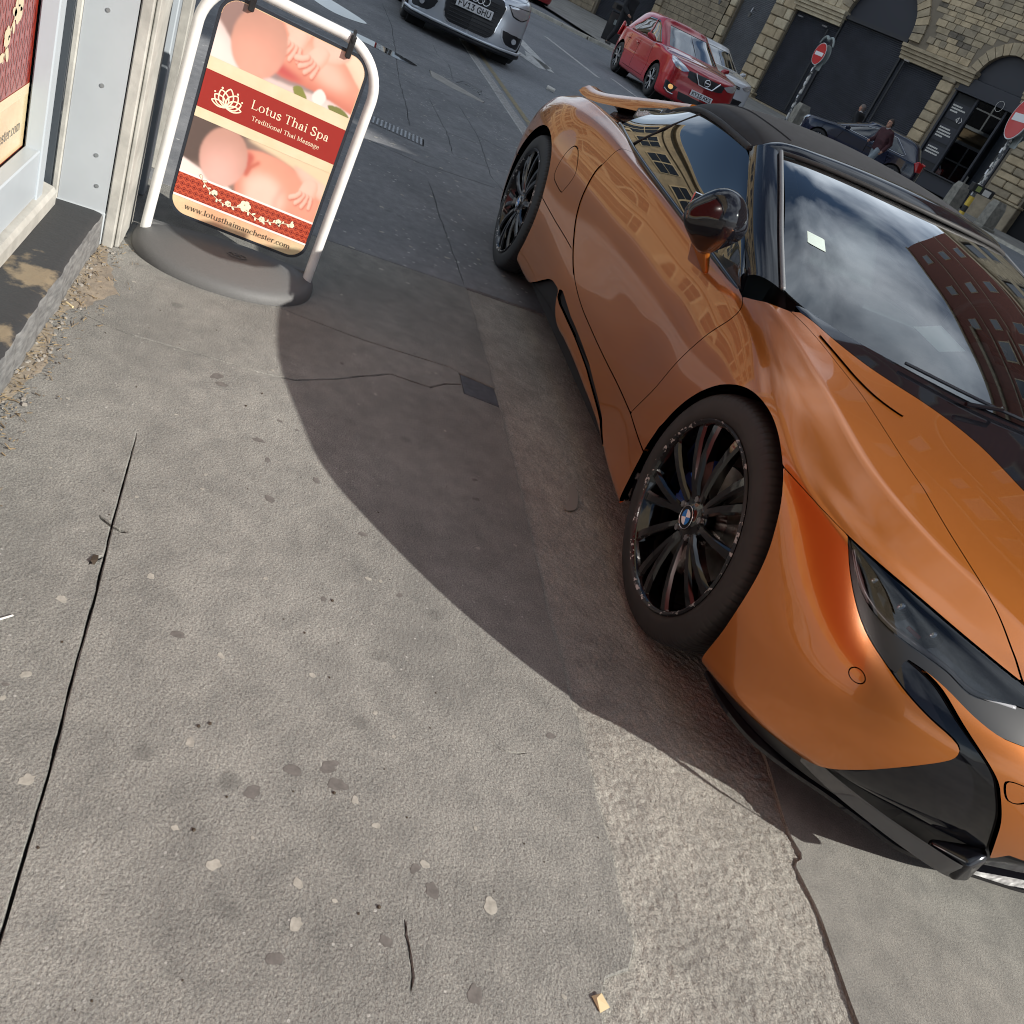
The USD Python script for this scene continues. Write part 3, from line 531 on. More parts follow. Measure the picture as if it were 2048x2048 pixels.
# ------------------------------------------------------------ wheels
def tyre_mesh(ro=.350, ri=.262, w=.211, n=600):
    h = w/2; prof = [(ri-.004, -h*.80), (ri+.006, -h*.90), (ri+.018, -h*.975), (ri+.036, -h*.985), (ri+.056, -h*.955), (ro-.016, -h*.90), (ro-.007, -h*.82), (ro-.001, -h*.66), (ro, -h*.5), (ro, -h*.16), (ro-.007, -h*.15), (ro-.007, -h*.07), (ro, -h*.06)]
    prof = prof+[(r, -y) for r, y in prof[::-1]]; prof = np.array(prof); t = np.linspace(0, 2*PI, n, endpoint=False); k = len(prof); R = np.repeat(prof[None, :, 0], n, 0).copy()
    for i in range(n):
        g = (i % 6) == 0; sh = [5, 6, 7, 8, k-6, k-7, k-8, k-9]
        if g:
            for c in sh: R[i, c] -= .0030 if c not in (5, k-6) else .0012
    V = np.stack([R*np.cos(t)[:, None], np.repeat(prof[None, :, 1], n, 0), R*np.sin(t)[:, None]], -1)
    m = loftgrid(np.concatenate([V, V[:1]]), False); return m
SPA = math.radians(122)
def disc_y(r, y0, y1, n=40): return cyl((0, y0, 0), (0, y1, 0), r, n)
def wheel(loc, nm='wheel', flip=False):
    w = UsdGeom.Xform.Define(stage, _path(cargrp, nm)); w.AddTranslateOp().Set(Gf.Vec3d(*loc))
    if flip: w.AddRotateZOp().Set(180)
    w = w.GetPrim()
    obj('tyre', tyre_mesh(), 'black_rubber', w, smooth=35)
    rim = lathe([(.262, -.088), (.2695, -.094), (.2715, -.100), (.268, -.106), (.262, -.103), (.256, -.094), (.250, -.07), (.238, -.05), (.232, .0), (.238, .08), (.262, .09)], 96, 'y'); rim.fix_normals()
    obj('rim', rim, 'wheel_black', w, smooth=40)
    lipm = lathe([(.2565, -.0945), (.2625, -.1040), (.2682, -.1068), (.2720, -.1005)], 128, 'y'); obj('rim_edge', lipm, 'rim_lip', w, smooth=60)
    for k in range(5):
        for off, tw_ in ((-.140, -.08), (.140, .08), (.628, 0.)):
            a = 2*PI*k/5+SPA+off; pts = []
            for rr, yy, ww, tt in [(.055, -.080, .012, .036), (.10, -.092, .0122, .034), (.16, -.098, .0135, .030), (.215, -.097, .0155, .026), (.2575, -.091, .0175, .022)]:
                aa = a-tw_*max(0, 1-(rr-.055)/.2)**1.5; d = np.array([math.cos(aa), 0, math.sin(aa)]); e = np.array([-math.sin(aa), 0, math.cos(aa)]); c = d*rr+[0, yy, 0]
                pts.append([c-e*ww+[0, .005, 0], c-e*ww*.62+[0, -.003, 0], c+e*ww*.62+[0, -.003, 0], c+e*ww+[0, .005, 0], c+e*ww*.7+[0, tt, 0], c-e*ww*.7+[0, tt, 0]])
            obj('spoke', loftgrid(pts, True), 'wheel_black', w, smooth=30)
    hub = lathe([(.0, -.090), (.034, -.090), (.036, -.088), (.040, -.084), (.062, -.080), (.072, -.065), (.075, -.03), (.07, .02)], 48, 'y'); hub.fix_normals(); obj('hub', hub, 'wheel_black', w, smooth=35)
    for k in range(5):
        a = 2*PI*k/5+.5; c = np.array([.056*math.cos(a), 0, .056*math.sin(a)]); obj('wheel_bolt', cyl(c+[0, -.074, 0], c+[0, -.088, 0], .0095, 6), 'steel', w)
    cap = obj('badge', lathe([(0, -.0935), (.0325, -.0935), (.0335, -.090), (.0335, -.086)], 40, 'y'), 'black_gloss', w, smooth=35)
    obj('badge_ring', tube([(.0325*math.cos(a), -.0935, .0325*math.sin(a)) for a in tw], .0013, 6, True), 'chrome', cap, smooth=True)
    for q in range(4):
        t = np.linspace(q*PI/2, (q+1)*PI/2, 10)+.5; pg = Polygon([(0, 0)]+[(.0215*math.cos(a), .0215*math.sin(a)) for a in t])
        obj('badge_quarter', frame(flat(pg), (0, -.0942, 0), (1, 0, 0), (0, 0, 1), (0, -1, 0)), 'roundel_blue' if q % 2 else 'roundel_white', cap)
    d = lathe([(.06, -.012), (.165, -.012), (.168, -.006), (.168, .012), (.06, .012)], 64, 'y'); d.fix_normals(); obj('brake_disc', d, 'brake_steel', w, smooth=30)
    cal = [((.105+.075*0)*0, 0, 0)]; t = np.radians(np.linspace(140, 205, 9)); obj('brake_caliper', loftgrid([[(r*math.cos(a), y, r*math.sin(a)) for r, y in [(.115, -.035), (.185, -.035), (.185, .03), (.115, .03)]] for a in t], True), 'caliper_blue', w, smooth=30)
    dk = obj('inner_barrel', lathe([(.0, .05), (.235, .05)], 32, 'y'), 'dark_void', w)
    return w
wheel((1.40, -.838, .348)); wheel((-1.40, -.852, .348)); wheel((1.40, .838, .348), flip=True); wheel((-1.40, .852, .348), flip=True)
obj('underbody', bx((0, 0, .19), (4.0, 1.56, .10)), 'dark_void', cargrp)
both('axle_block', bx((0, -.80, .20), (1.9, .20, .1)), 'dark_void')
from scipy.ndimage import gaussian_filter

# ------------------------------------------------------------ ground, pavement, road
def zroad(x): return -.03+.004*np.maximum(0, -4-np.asarray(x, float))
def asphalt(name, c1, c2, grain=420, bump=.65, bdist=.0035, speck=0, speckc=(.5, .49, .46), spscale=34, spr=.10, mott=1.3, rough=.9, dark=0, stretch=None):
    """bitumen-bound surface: mottling, aggregate grain, worn pale specks and dark pits, all in world space"""
    N = {'g': ('geometry', {}), 'p': ('principled_bsdf', dict(roughness=rough, specular_ior_level=.35)),
         'n1': ('noise_texture', dict(scale=mott, detail=9, roughness=.62)), 'r1': ('rgb_ramp', dict(ramp=[(.36, c1), (.64, c2)])),
         'n2': ('noise_texture', dict(scale=grain, detail=3, roughness=.7)), 'r2': ('rgb_ramp', dict(ramp=[(.30, (.50, .50, .50)), (.5, (1, 1, 1)), (.70, (1.45, 1.43, 1.38))])),
         'm2': ('mix_color', dict(blend_type='multiply', fac=1.0, use_clamp=False)),
         'b1': ('bump', dict(strength=bump, distance=bdist)), 'n3': ('noise_texture', dict(scale=grain*.45, detail=4, roughness=.7)),
         'n4': ('noise_texture', dict(scale=9, detail=5)), 'b2': ('bump', dict(strength=.25, distance=.006))}
    K = [('g.position', 'n1.vector'), ('g.position', 'n2.vector'), ('g.position', 'n3.vector'), ('g.position', 'n4.vector'), ('n1.fac', 'r1.fac'), ('n2.fac', 'r2.fac'), ('r1.color', 'm2.a'), ('r2.color', 'm2.b'),
         ('n4.fac', 'b2.height'), ('b2.normal', 'b1.normal'), ('n3.fac', 'b1.height'), ('b1.normal', 'p.normal')]
    last = 'm2.result'
    def layer(tag_, scale, lo, hi, col, mx, nscale, nlo, nhi):
        nonlocal last
        N['v'+tag_] = ('voronoi_texture', dict(scale=scale, randomness=1.)); N['q'+tag_] = ('rgb_ramp', dict(ramp=[(lo, (1, 1, 1)), (hi, (0, 0, 0))]))
        N['k'+tag_] = ('noise_texture', dict(scale=nscale, detail=3)); N['l'+tag_] = ('rgb_ramp', dict(ramp=[(nlo, (0, 0, 0)), (nhi, (mx, mx, mx))])); N['x'+tag_] = ('mix_color', dict(blend_type='multiply', fac=1.))
        N['w'+tag_] = ('white_noise_texture', {}); N['c'+tag_] = ('mix_color', dict(b=col))
        K.extend([('g.position', 'v'+tag_+'.vector'), ('v'+tag_+'.distance', 'q'+tag_+'.fac'), ('g.position', 'k'+tag_+'.vector'), ('k'+tag_+'.fac', 'l'+tag_+'.fac'), ('q'+tag_+'.color', 'x'+tag_+'.a'), ('l'+tag_+'.color', 'x'+tag_+'.b'), ('x'+tag_+'.result', 'c'+tag_+'.fac'), (last, 'c'+tag_+'.a')])
        del N['w'+tag_]; last = 'c'+tag_+'.result'
    N['n6'] = ('noise_texture', dict(scale=13, detail=7, roughness=.7)); N['r6'] = ('rgb_ramp', dict(ramp=[(.32, (.80, .80, .80)), (.66, (1.16, 1.15, 1.13))])); N['m6'] = ('mix_color', dict(blend_type='multiply', fac=1., use_clamp=False)); K.extend([('g.position', 'n6.vector'), ('n6.fac', 'r6.fac'), (last, 'm6.a'), ('r6.color', 'm6.b')]); last = 'm6.result'
    if speck and spscale < 50: layer('m', 3.3, .0, .42, tuple(np.array(c1)*.80), .7, .8, .45, .62)
    if speck: layer('s', spscale, spr*.8, spr, speckc, speck, 2.2 if spscale < 50 else 30., .42, .62)
    if dark: layer('d', 7.5, .10, .20, tuple(np.array(c1)*.5), dark, 1.7, .5, .62)
    K.append((last, 'p.base_color'))
    _mats[name] = usdkit.material(stage, '/World/Looks/'+name, N, K, surface='p.BSDF')
asphalt('mastic', (.172, .170, .158), (.238, .235, .217), grain=230, bump=.9, bdist=.0045, speck=.55, dark=.5)
asphalt('mastic_far', (.155, .160, .170), (.21, .214, .224), speck=.75, spscale=17, spr=.16, dark=.35)
asphalt('rough_asphalt', (.24, .232, .21), (.32, .308, .276), grain=240, bump=.9, bdist=.006, mott=2.5)
asphalt('patch_asphalt', (.170, .168, .156), (.230, .227, .209), grain=300, bump=.5)
asphalt('road_asphalt', (.185, .195, .212), (.24, .25, .266), grain=160, bump=.5, mott=.5)
mat('joint_dirt', (.022, .019, .016), .95, var=.4, vscale=30, coords='world')
mat('kerb_granite', (.29, .282, .27), .8, var=.25, vscale=18, bump=.3, bscale=90, coords='world')
mat('kerb_sunlit_tone', (.46, .43, .36), .8, var=.2, vscale=6, coords='world')  # light base colour stands for sunshine lying on the far kerb
mat('road_yellow', (.30, .24, .12), .8, color2=(.18, .165, .13), vscale=14, coords='world')
mat('road_white', (.50, .50, .48), .8, color2=(.22, .22, .22), vscale=10, ramp=(.3, .5), coords='world')
mat('far_paving', (.27, .26, .24), .85, var=.2, vscale=1.2, coords='world')
mat('soil', (.10, .09, .08), .95)
mat('cover_plate', (.055, .058, .066), .5, var=.3, vscale=30, bump=.3, bscale=120, coords='world')
mat('pale_slab', (.30, .285, .26), .85, var=.15, vscale=9, bump=.2, coords='world')
mat('cast_iron', (.10, .10, .10), .5, .4, var=.3, vscale=25, coords='world')
mat('water', (.02, .02, .02), .02, spec=1., ior=1.33)
mat('gum_pale', (.315, .30, .26), .8, var=.2, vscale=60); mat('gum_dark', (.125, .115, .105), .8, var=.2, vscale=60); mat('gum_mid', (.25, .23, .20), .8)
mat('straw', (.36, .27, .15), .9, color2=(.12, .09, .06), vscale=40); mat('cream_litter', (.60, .48, .28), .7); mat('white_litter', (.62, .60, .55), .7); mat('leaf_brown', (.05, .035, .022), .8)

def rag(pts, amp, step=.02, seed=1, sc=9.):
    P = resample(pts, step); n = np.c_[-(np.gradient(P[:, 1])), np.gradient(P[:, 0])]; n /= np.maximum(np.linalg.norm(n, axis=1), 1e-9)[:, None]
    a = meshkit.fbm(np.c_[P*sc, np.full(len(P), seed)], 4, seed)-.5
    P2 = P+n*(a*2*amp)[:, None]; P2[0], P2[-1] = P[0], P[-1]; return P2
def crack(pts, w, amp=.008, seed=1, sc=9.):
    P = rag(pts, amp, .012, seed, sc); wv = w*(.35+1.1*meshkit.fbm(np.c_[P*22, np.full(len(P), 3.)], 3, seed)); t = np.minimum(np.linspace(0, 1, len(P))*12, np.linspace(1, 0, len(P))*12).clip(.15, 1)
    n = np.c_[-(np.gradient(P[:, 1])), np.gradient(P[:, 0])]; n /= np.maximum(np.linalg.norm(n, axis=1), 1e-9)[:, None]
    return Polygon(np.vstack([P+n*(wv*t/2)[:, None], (P-n*(wv*t/2)[:, None])[::-1]])).buffer(0)
def slab(name, poly, mtl, top=0., th=.022, parent=None, bev=.003, **k):
    """sheet with cut edges standing on what lies below, top edges slightly worn"""
    ms = []
    for p in polys(poly):
        inner = p.buffer(-bev, join_style=1); f = flat(inner, top) if not inner.is_empty else None
        if f is not None: ms.append(f)
        for q in polys(p.difference(inner)) if f is not None else []:
            v, fc = trimesh.creation.triangulate_polygon(q, engine='earcut'); d = np.array([p.boundary.distance(Point(a)) for a in v]); z = np.where(d < bev*.5, top-bev, top)
            m = trimesh.Trimesh(np.c_[v, z], fc, process=False)
            if m.face_normals[:, 2].sum() < 0: m.invert()
            ms.append(m)
        for r in [p.exterior]+list(p.interiors):
            c = np.array(r.coords); n = len(c); v = np.vstack([np.c_[c, np.full(n, top-bev)], np.c_[c, np.full(n, top-th)]]); i = np.arange(n-1)
            fc = np.vstack([np.c_[i, i+1, n+i+1], np.c_[i, n+i+1, n+i]]); ms.append(trimesh.Trimesh(v, fc, process=False))
    return obj(name, trimesh.util.concatenate(ms), mtl, parent, smooth=False, **k)
# land under everything, out to the horizon
obj('ground', flat(Polygon([(-900, -900), (900, -900), (900, 900), (-900, 900)]), -.40), 'soil', kind='structure')
obj('pavement_base', flat(sbox(-48, -3.4, 9, .02), -.016), 'joint_dirt', kind='structure')
stripL = [(9.2, -1.36), (2.56, -1.318), (2.52, -1.312), (2.483, -1.297), (2.455, -1.235), (2.41, -1.215), (2.32, -1.218), (2.15, -1.208), (1.94, -1.208), (1.62, -1.205), (1.44, -1.200), (.95, -1.185), (.30, -1.168), (-.88, -1.165)]
stripR = [(-.88, -.66), (1.0, -.65), (1.85, -.665), (2.04, -.700), (2.12, -.708), (2.17, -.700), (2.19, -.732), (2.3, -.722), (2.41, -.738), (2.5, -.75), (9.2, -.80)]
sL, sR = rag(stripL, .009, .018, 4, 13.), rag(stripR, .010, .018, 9, 13.)
STRIPP = Polygon(np.vstack([sL, sR])).buffer(0)
cr1 = crack([(.53, -2.62), (.56, -2.54), (.59, -2.44), (.592, -2.24), (.60, -2.07), (.575, -1.93), (.49, -1.80), (.41, -1.70), (.33, -1.60), (.34, -1.45), (.27, -1.38), (.225, -1.30), (.25, -1.17)], .007, .010, 2)
cr2 = crack([(-.05, -2.25), (.05, -2.03), (.08, -1.89), (.105, -1.71), (.115, -1.52), (.11, -1.35), (.14, -1.30)], .006, .006, 3)
cr3 = crack([(1.12, -2.325), (1.28, -2.318), (1.51, -2.308), (1.77, -2.292), (1.91, -2.288), (2.2, -2.272), (2.45, -2.266), (3.2, -2.25)], .0046, .0016, 5, 30.)
cr3b = crack([(1.49, -2.34), (1.52, -2.30), (1.53, -2.27)], .010, .004, 6)
crk = [cr1, cr2, cr3, cr3b]
for i, (pts, w) in enumerate([([(2.40, -1.665), (2.455, -1.662), (2.47, -1.655), (2.52, -1.662)], .0035), ([(1.62, -2.30), (1.66, -2.325)], .010), ([(1.98, -1.44), (2.0, -1.40), (1.99, -1.36)], .004)]): crk.append(crack(pts, w*.62, .006, 20+i, 40.))
far = [[(-5.9, -.645), (-5.3, -.62), (-4.75, -.60), (-4.1, -.63), (-3.45, -.665), (-3.15, -.61), (-2.4, -.60)], [(-5.6, -.97), (-5.32, -.96), (-4.39, -.92), (-3.64, -.94)], [(-5.9, -1.25), (-4.9, -1.24), (-4.05, -1.26)], [(-6.16, -1.34), (-5.98, -1.06), (-6.24, -.82), (-6.2, -.62)], [(-9.8, -.59), (-8.84, -.59), (-8.5, -.49), (-7.4, -.55)], [(-4.8, -.61), (-4.57, -.30), (-4.5, .0)], [(-3.64, -.94), (-3.76, -.52), (-3.71, -.33), (-3.6, .0)], [(-2.6, -1.22), (-2.08, -1.21), (-1.4, -1.185), (-.86, -1.17)], [(-.86, -1.17), (-.87, -.7), (-.85, -.3), (-.86, 0)], [(-3.1, -2.6), (-3.15, -1.9), (-3.0, -1.25), (-3.15, -.61)], [(-8.2, -2.6), (-8.0, -1.6), (-8.1, -.6)], [(-5.32, -.96), (-5.4, -.64)], [(-4.39, -.92), (-4.45, -.61)], [(-12., -1.2), (-9.8, -1.15), (-7.6, -1.2), (-5.9, -1.25)]]
for i, pts in enumerate(far): crk.append(crack(pts, .0075, .010, 40+i, 9.))
CR = shapely.union_all(crk)
COVER = Polygon([(.135, -1.315), (.175, -1.165), (.335, -1.165), (.305, -1.315)])
PALE = Polygon([(-7.36, -.82), (-7.30, -.68), (-6.80, -.26), (-6.70, -.30), (-6.80, -.62), (-6.98, -.83)])
GRATE = Polygon([(-3.88, -1.62), (-3.78, -1.17), (-3.55, -1.19), (-3.66, -1.64)])
TELE = Polygon([(-7.30, -.52), (-7.62, -.40), (-7.50, -.20), (-7.10, -.28)])
near = sbox(-.85, -3.4, 9, .005).difference(STRIPP)
mast = [p for p in polys(near) if p.centroid.y < -1.0]; right = [p for p in polys(near) if p.centroid.y > -1.0]
pv = slab('pavement', shapely.union_all(mast).difference(CR).difference(COVER), 'mastic', kind='structure')
slab('pavement', shapely.union_all(right).difference(CR), 'patch_asphalt', kind='structure')
farp = sbox(-48, -3.4, -.855, .005).difference(CR).difference(PALE.buffer(.012)).difference(GRATE.buffer(.01)).difference(TELE.buffer(.008))
slab('pavement', farp, 'mastic_far', kind='structure')
# rough asphalt strip, its stones standing up from the binder
gx, gy = np.arange(-.86, 3.2, .0048), np.arange(-1.36, -.63, .0048); GX, GY = np.meshgrid(gx, gy, indexing='ij')
gr = np.random.default_rng(17); h = gaussian_filter(gr.random(GX.shape), .75); h = (h-h.min())/np.ptp(h); h2 = gaussian_filter(gr.random(GX.shape), 1.8); h2 = (h2-h2.min())/np.ptp(h2); h = np.clip(.8*h+.2*h2, .28, .60)/.32-.9; big = meshkit.fbm(np.stack([GX*3, GY*3, GX*0], -1), 3, 8)
GZ = -.008+.0030*(h-.5)*np.clip(GX*.8+.4, .55, 1.0)+.006*(big-.5); nxy = GX.shape; idx = np.arange(GX.size).reshape(nxy)
fa = np.concatenate([np.stack([idx[:-1, :-1], idx[1:, :-1], idx[1:, 1:]], -1).reshape(-1, 3), np.stack([idx[:-1, :-1], idx[1:, 1:], idx[:-1, 1:]], -1).reshape(-1, 3)])
obj('asphalt_strip', trimesh.Trimesh(np.stack([GX, GY, GZ], -1).reshape(-1, 3), fa, process=False), 'rough_asphalt', smooth=True, kind='structure')
slab('asphalt_strip', sbox(3.2, -1.4, 9, -.63), 'rough_asphalt', -.007, .01, kind='structure')
slab('access_cover', COVER.buffer(-.006), 'cover_plate', -.002, .012, pv)
pvx = thing('utility_cover', 'pale concrete slab let into the pavement near the kerb', 'cover', (0, 0, 0)); slab('slab', PALE, 'pale_slab', .001, .017, pvx)
gth = thing('metal_grating', 'studded metal plate let into the pavement beyond the sign', 'cover'); slab('plate', GRATE, 'cast_iron', -.001, .014, gth)
st = []
for i in range(15):
    for j in range(7):
        a, b = (i+.5)/15, (j+.5)/7; c = np.array(GRATE.exterior.coords); p = (c[0]*(1-a)+c[1]*a)*(1-b)+(c[3]*(1-a)+c[2]*a)*b; st.append(bx((p[0], p[1], .001), (.019, .017, .008), rz=.4))
obj('studs', st, 'steel', gth, kind='stuff')
tl = thing('inspection_cover', 'dark inspection cover with worn raised lettering by the kerb', 'cover'); slab('frame', TELE, 'cast_iron', -.001, .014, tl)
tmx = meshkit.text_mesh('TELECOM', .065, .004); obj('lettering', frame(tmx, (-7.47, -.42, .0), (.86, .5, 0)/np.linalg.norm((.86, .5)), (-.5, .86, 0)/np.linalg.norm((.86, .5))), 'steel', tl, smooth=False)
# puddle by the shop fronts
pud = smooth_poly([(-7.25, -.98), (-7.5, -1.15), (-7.7, -1.5), (-7.75, -1.9), (-7.45, -1.85), (-7.3, -1.5), (-7.15, -1.2)], 8)
obj('puddle', flat(Polygon(pud), .0035), 'water', kind='structure')
obj('puddle', flat(Polygon(smooth_poly([(-8.9, -1.5), (-9.6, -1.9), (-9.9, -2.3), (-9.3, -2.3), (-8.6, -1.9)], 8)), .0035), 'water', kind='structure')
# kerb stones
kb = UsdGeom.Xform.Define(stage, '/World/kerb').GetPrim(); tag(kb, kind='structure')
x = -30.
while x < 8.5:
    L = .88+.08*rng.random(); obj('kerb_stone', bx((x+L/2, .073+.004*rng.standard_normal(), -.05+.003*rng.standard_normal()), (L-.012, .128, .11), rz=.004*rng.standard_normal(), bev=.008), 'kerb_granite', kb, smooth=False); x += L
# road: gently rising away from the camera
def sheet(poly, dz, nx=1.0):
    x0, y0, x1, y1 = poly.bounds; ms = []
    xs = np.unique(np.r_[x0, np.arange(math.ceil(x0/4)*4, x1, 4.), x1])
    for a, b in zip(xs[:-1], xs[1:]):
        q = poly.intersection(sbox(a, y0-1, b, y1+1))
        if not q.is_empty:
            for pp in polys(q): m = flat(pp); m.vertices[:, 2] = zroad(m.vertices[:, 0])+dz; ms.append(m)
    return trimesh.util.concatenate(ms)
obj('side_street', flat(sbox(-30, -30, -1.2, -3.41), -.02), 'road_asphalt', kind='structure')
obj('road', sheet(sbox(-90, .137, 60, 70).union(sbox(-90, -40, -30.2, 70)), 0.), 'road_asphalt', kind='structure')
obj('road_marking', sheet(Polygon(np.vstack([rag([(-30, .215), (-2.9, .215)], .008, .1, 5), rag([(-2.9, .29), (-30, .29)], .008, .1, 6)])), .004), 'road_yellow', label=None, kind='structure')
def mark(poly): obj('road_marking', sheet(poly, .004), 'road_white', kind='structure')
for a, b in [((-20.6, 3.23), (-16.0, 3.50)), ((-27.5, 2.85), (-23.5, 3.05)), ((-12.5, 3.7), (-8.5, 3.95))]: mark(LineString([a, b]).buffer(.06, cap_style=2))
mark(Polygon([(-18.2, 1.62), (-18.1, 1.95), (-13.0, 1.88), (-12.9, 1.70)])); mark(Polygon([(-13.6, 1.95), (-12.9, 1.70), (-12.7, 1.52), (-14.2, 1.02), (-14.8, 1.10), (-13.7, 1.48), (-14.6, 1.6)]))
mark(LineString([(-17.2, 4.15), (-14.8, 4.35)]).buffer(.05, cap_style=2)); mark(LineString([(-6.2, .66), (-5.75, .86)]).buffer(.05, cap_style=2))
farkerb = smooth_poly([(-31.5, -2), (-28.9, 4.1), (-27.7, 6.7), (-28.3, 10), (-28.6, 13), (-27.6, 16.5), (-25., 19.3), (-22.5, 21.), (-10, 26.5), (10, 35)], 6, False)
fp = Polygon([tuple(q) for q in farkerb if q[1] > 6.5]+[(10, 60), (-80, 60), (-80, 3.6), (-45, 4.8), (-33, 6.2)])
def lift(m, dz): m.vertices[:, 2] += dz; return m
obj('far_pavement', sheet(fp, .095), 'far_paving', kind='structure')
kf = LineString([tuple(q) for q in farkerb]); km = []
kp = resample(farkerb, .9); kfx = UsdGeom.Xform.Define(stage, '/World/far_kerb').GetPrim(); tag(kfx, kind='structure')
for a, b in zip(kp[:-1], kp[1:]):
    d = b-a; L = np.linalg.norm(d); c = (a+b)/2; obj('kerb_stone', bx((c[0], c[1], float(zroad(c[0]))+.04), (L-.012, .34, .13), rz=math.atan2(d[1], d[0]), bev=.01), 'kerb_sunlit_tone', kfx, smooth=False)
# wear and litter on the near pavement
def spot(c, r, el=.7, seed=0, z=.0006, n=14):
    rg = np.random.default_rng(seed); t = np.linspace(0, 2*PI, n, endpoint=False); rr = r*(1+.12*rg.standard_normal(n)); a0 = rg.random()*PI
    p = np.c_[rr*np.cos(t), rr*el*np.sin(t)]; p = p@np.array([[math.cos(a0), math.sin(a0)], [-math.sin(a0), math.cos(a0)]]); p = smooth_poly(p, 3)
    v = np.vstack([[c[0], c[1], z+.00003], np.c_[p+c, np.full(len(p), z)]]); k = len(p); return trimesh.Trimesh(v, [[0, 1+i, 1+(i+1) % k] for i in range(k)], process=False)
pale = [(2.33, -1.99, .012), (2.42, -1.85, .013), (2.17, -1.75, .009), (1.78, -2.35, .012), (2.35, -1.85, .010), (1.51, -1.71, .008), (1.99, -2.36, .010), (2.21, -2.30, .013), (2.09, -2.06, .010), (2.36, -1.50, .017), (2.22, -1.71, .008), (2.29, -1.62, .010), (1.66, -2.20, .010), (1.86, -2.03, .008), (1.87, -1.84, .008), (2.27, -2.06, .007), (2.28, -2.42, .009), (2.05, -2.38, .006)]
darks = [(2.12, -1.87, .018), (2.10, -1.80, .021), (2.14, -1.78, .019), (2.18, -1.94, .018), (1.82, -2.12, .014), (1.27, -1.97, .016), (1.00, -2.02, .016), (.70, -2.17, .022), (.74, -2.15, .018), (1.13, -1.85, .014), (2.48, -1.88, .014), (2.34, -1.61, .016), (2.30, -1.64, .011), (1.62, -1.82, .009), (1.93, -1.29, .012), (2.52, -1.55, .018), (1.33, -1.72, .013), (2.44, -1.70, .012)]
rg = np.random.default_rng(31)
p2 = [(rg.uniform(-1.5, 2.6), rg.uniform(-2.55, -1.25), rg.uniform(.004, .008)) for _ in range(46)]; p3 = [(rg.uniform(-9, -.4), rg.uniform(-1.9, -.1), rg.uniform(.008, .018)) for _ in range(170)]; d2 = [(rg.uniform(-.8, 2.6), rg.uniform(-2.5, -1.25), rg.uniform(.005, .012)) for _ in range(14)]
ok = lambda p: not CR.buffer(p[2]).contains(Point(p[0], p[1])) and not STRIPP.buffer(p[2]).contains(Point(p[0], p[1]))
obj('gum_spots', [spot(np.array(p[:2]), p[2], .75, 100+i) for i, p in enumerate(pale+p2+p3) if ok(p)], 'gum_pale', smooth=True, kind='stuff', label='pale flattened chewing gum spots on the pavement', cat='gum')
obj('gum_spots', [spot(np.array(p[:2]), p[2], .7, 300+i) for i, p in enumerate(darks+d2) if ok(p)], 'gum_dark', smooth=True, kind='stuff', label='dark stains and old gum on the pavement', cat='stain')
def pebble(c, r, s):
    m = trimesh.creation.icosphere(1, r); m.vertices *= np.random.default_rng(s).uniform(.6, 1.2, (len(m.vertices), 1))*[1, .8, .55]; m.apply_translation([c[0], c[1], r*.3]); return m
obj('grit', [pebble((rg.uniform(.2, 2.6), rg.uniform(-2.6, -1.22)), rg.uniform(.0012, .0030), i) for i in range(60)]+[pebble(c, .0042, 900+i) for i, c in enumerate([(2.16, -1.79), (2.04, -2.03), (2.27, -2.03), (2.38, -1.71), (2.05, -2.05), (1.62, -1.80), (.83, -2.07), (.73, -2.03)])], 'leaf_brown', kind='stuff', label='loose dark grit scattered over the pavement', cat='grit', smooth=30)
st = []
for i in range(480):
    u = rg.random(); x = rg.uniform(-.15, 1.7); y = -2.648+abs(rg.normal(0, .045))*(1.2 if x < .7 else 1); L = rg.uniform(.003, .020); w = rg.uniform(.0008, .003)
    st.append(bx((x, y, .003+rg.random()*.006), (L, w, w*.7), rz=rg.random()*PI, ry=rg.normal(0, .25)))
obj('straw_litter', st, 'straw', kind='stuff', smooth=False, label='dry straw and dirt gathered along the foot of the step', cat='litter')
obj('grit', [pebble((rg.uniform(-.2, 1.7), -2.647+abs(rg.normal(0, .025))), rg.uniform(.003, .009), 500+i) for i in range(130)], 'gum_mid', kind='stuff', label='pale grit lying along the foot of the step', cat='grit')
mat('sand', (.30, .25, .185), .95, color2=(.17, .145, .115), vscale=16, bump=.6, bscale=90, bdist=.006, coords='world')
for i, (x0, x1, w) in enumerate([(-.05, .62, .10), (.66, 1.15, .06), (1.18, 1.9, .05)]):
    xs_ = np.linspace(x0, x1, 60); ed = -2.650+w*np.sin(PI*(xs_-x0)/(x1-x0))**.6*(.35+1.1*meshkit.fbm(np.c_[xs_*9, np.full(60, i), np.zeros(60)], 5, 4)); obj('sand', flat(Polygon(np.vstack([np.c_[xs_, ed], [[x1, -2.655], [x0, -2.655]]])).buffer(0), .0015+.0003*i), 'sand', label='dry sandy dirt swept against the foot of the step', cat='dirt', kind='stuff')
def butt(name, c, rz, label, L=.028, r=.004, m='cream_litter'): obj(name, trimesh.util.concatenate([cyl((-L/2, 0, r), (L/2, 0, r), r, 10, r*.85)]).apply_transform(trimesh.transformations.rotation_matrix(rz, [0, 0, 1])).apply_translation([c[0], c[1], 0]), m, label=label, cat='litter')
butt('cigarette_end', (.52, -2.625), .9, 'yellowish cigarette end lying by the step corner beside the cracked pavement')
butt('cigarette_end', (1.86, -2.43), 2.3, 'thin white cigarette end lying near the left picture edge', .03, .0022, 'white_litter')
butt('cigarette_end', (-10.3, 1.24), 1.2, 'white cigarette end lying on the road between the two cars', .12, .03, 'white_litter')
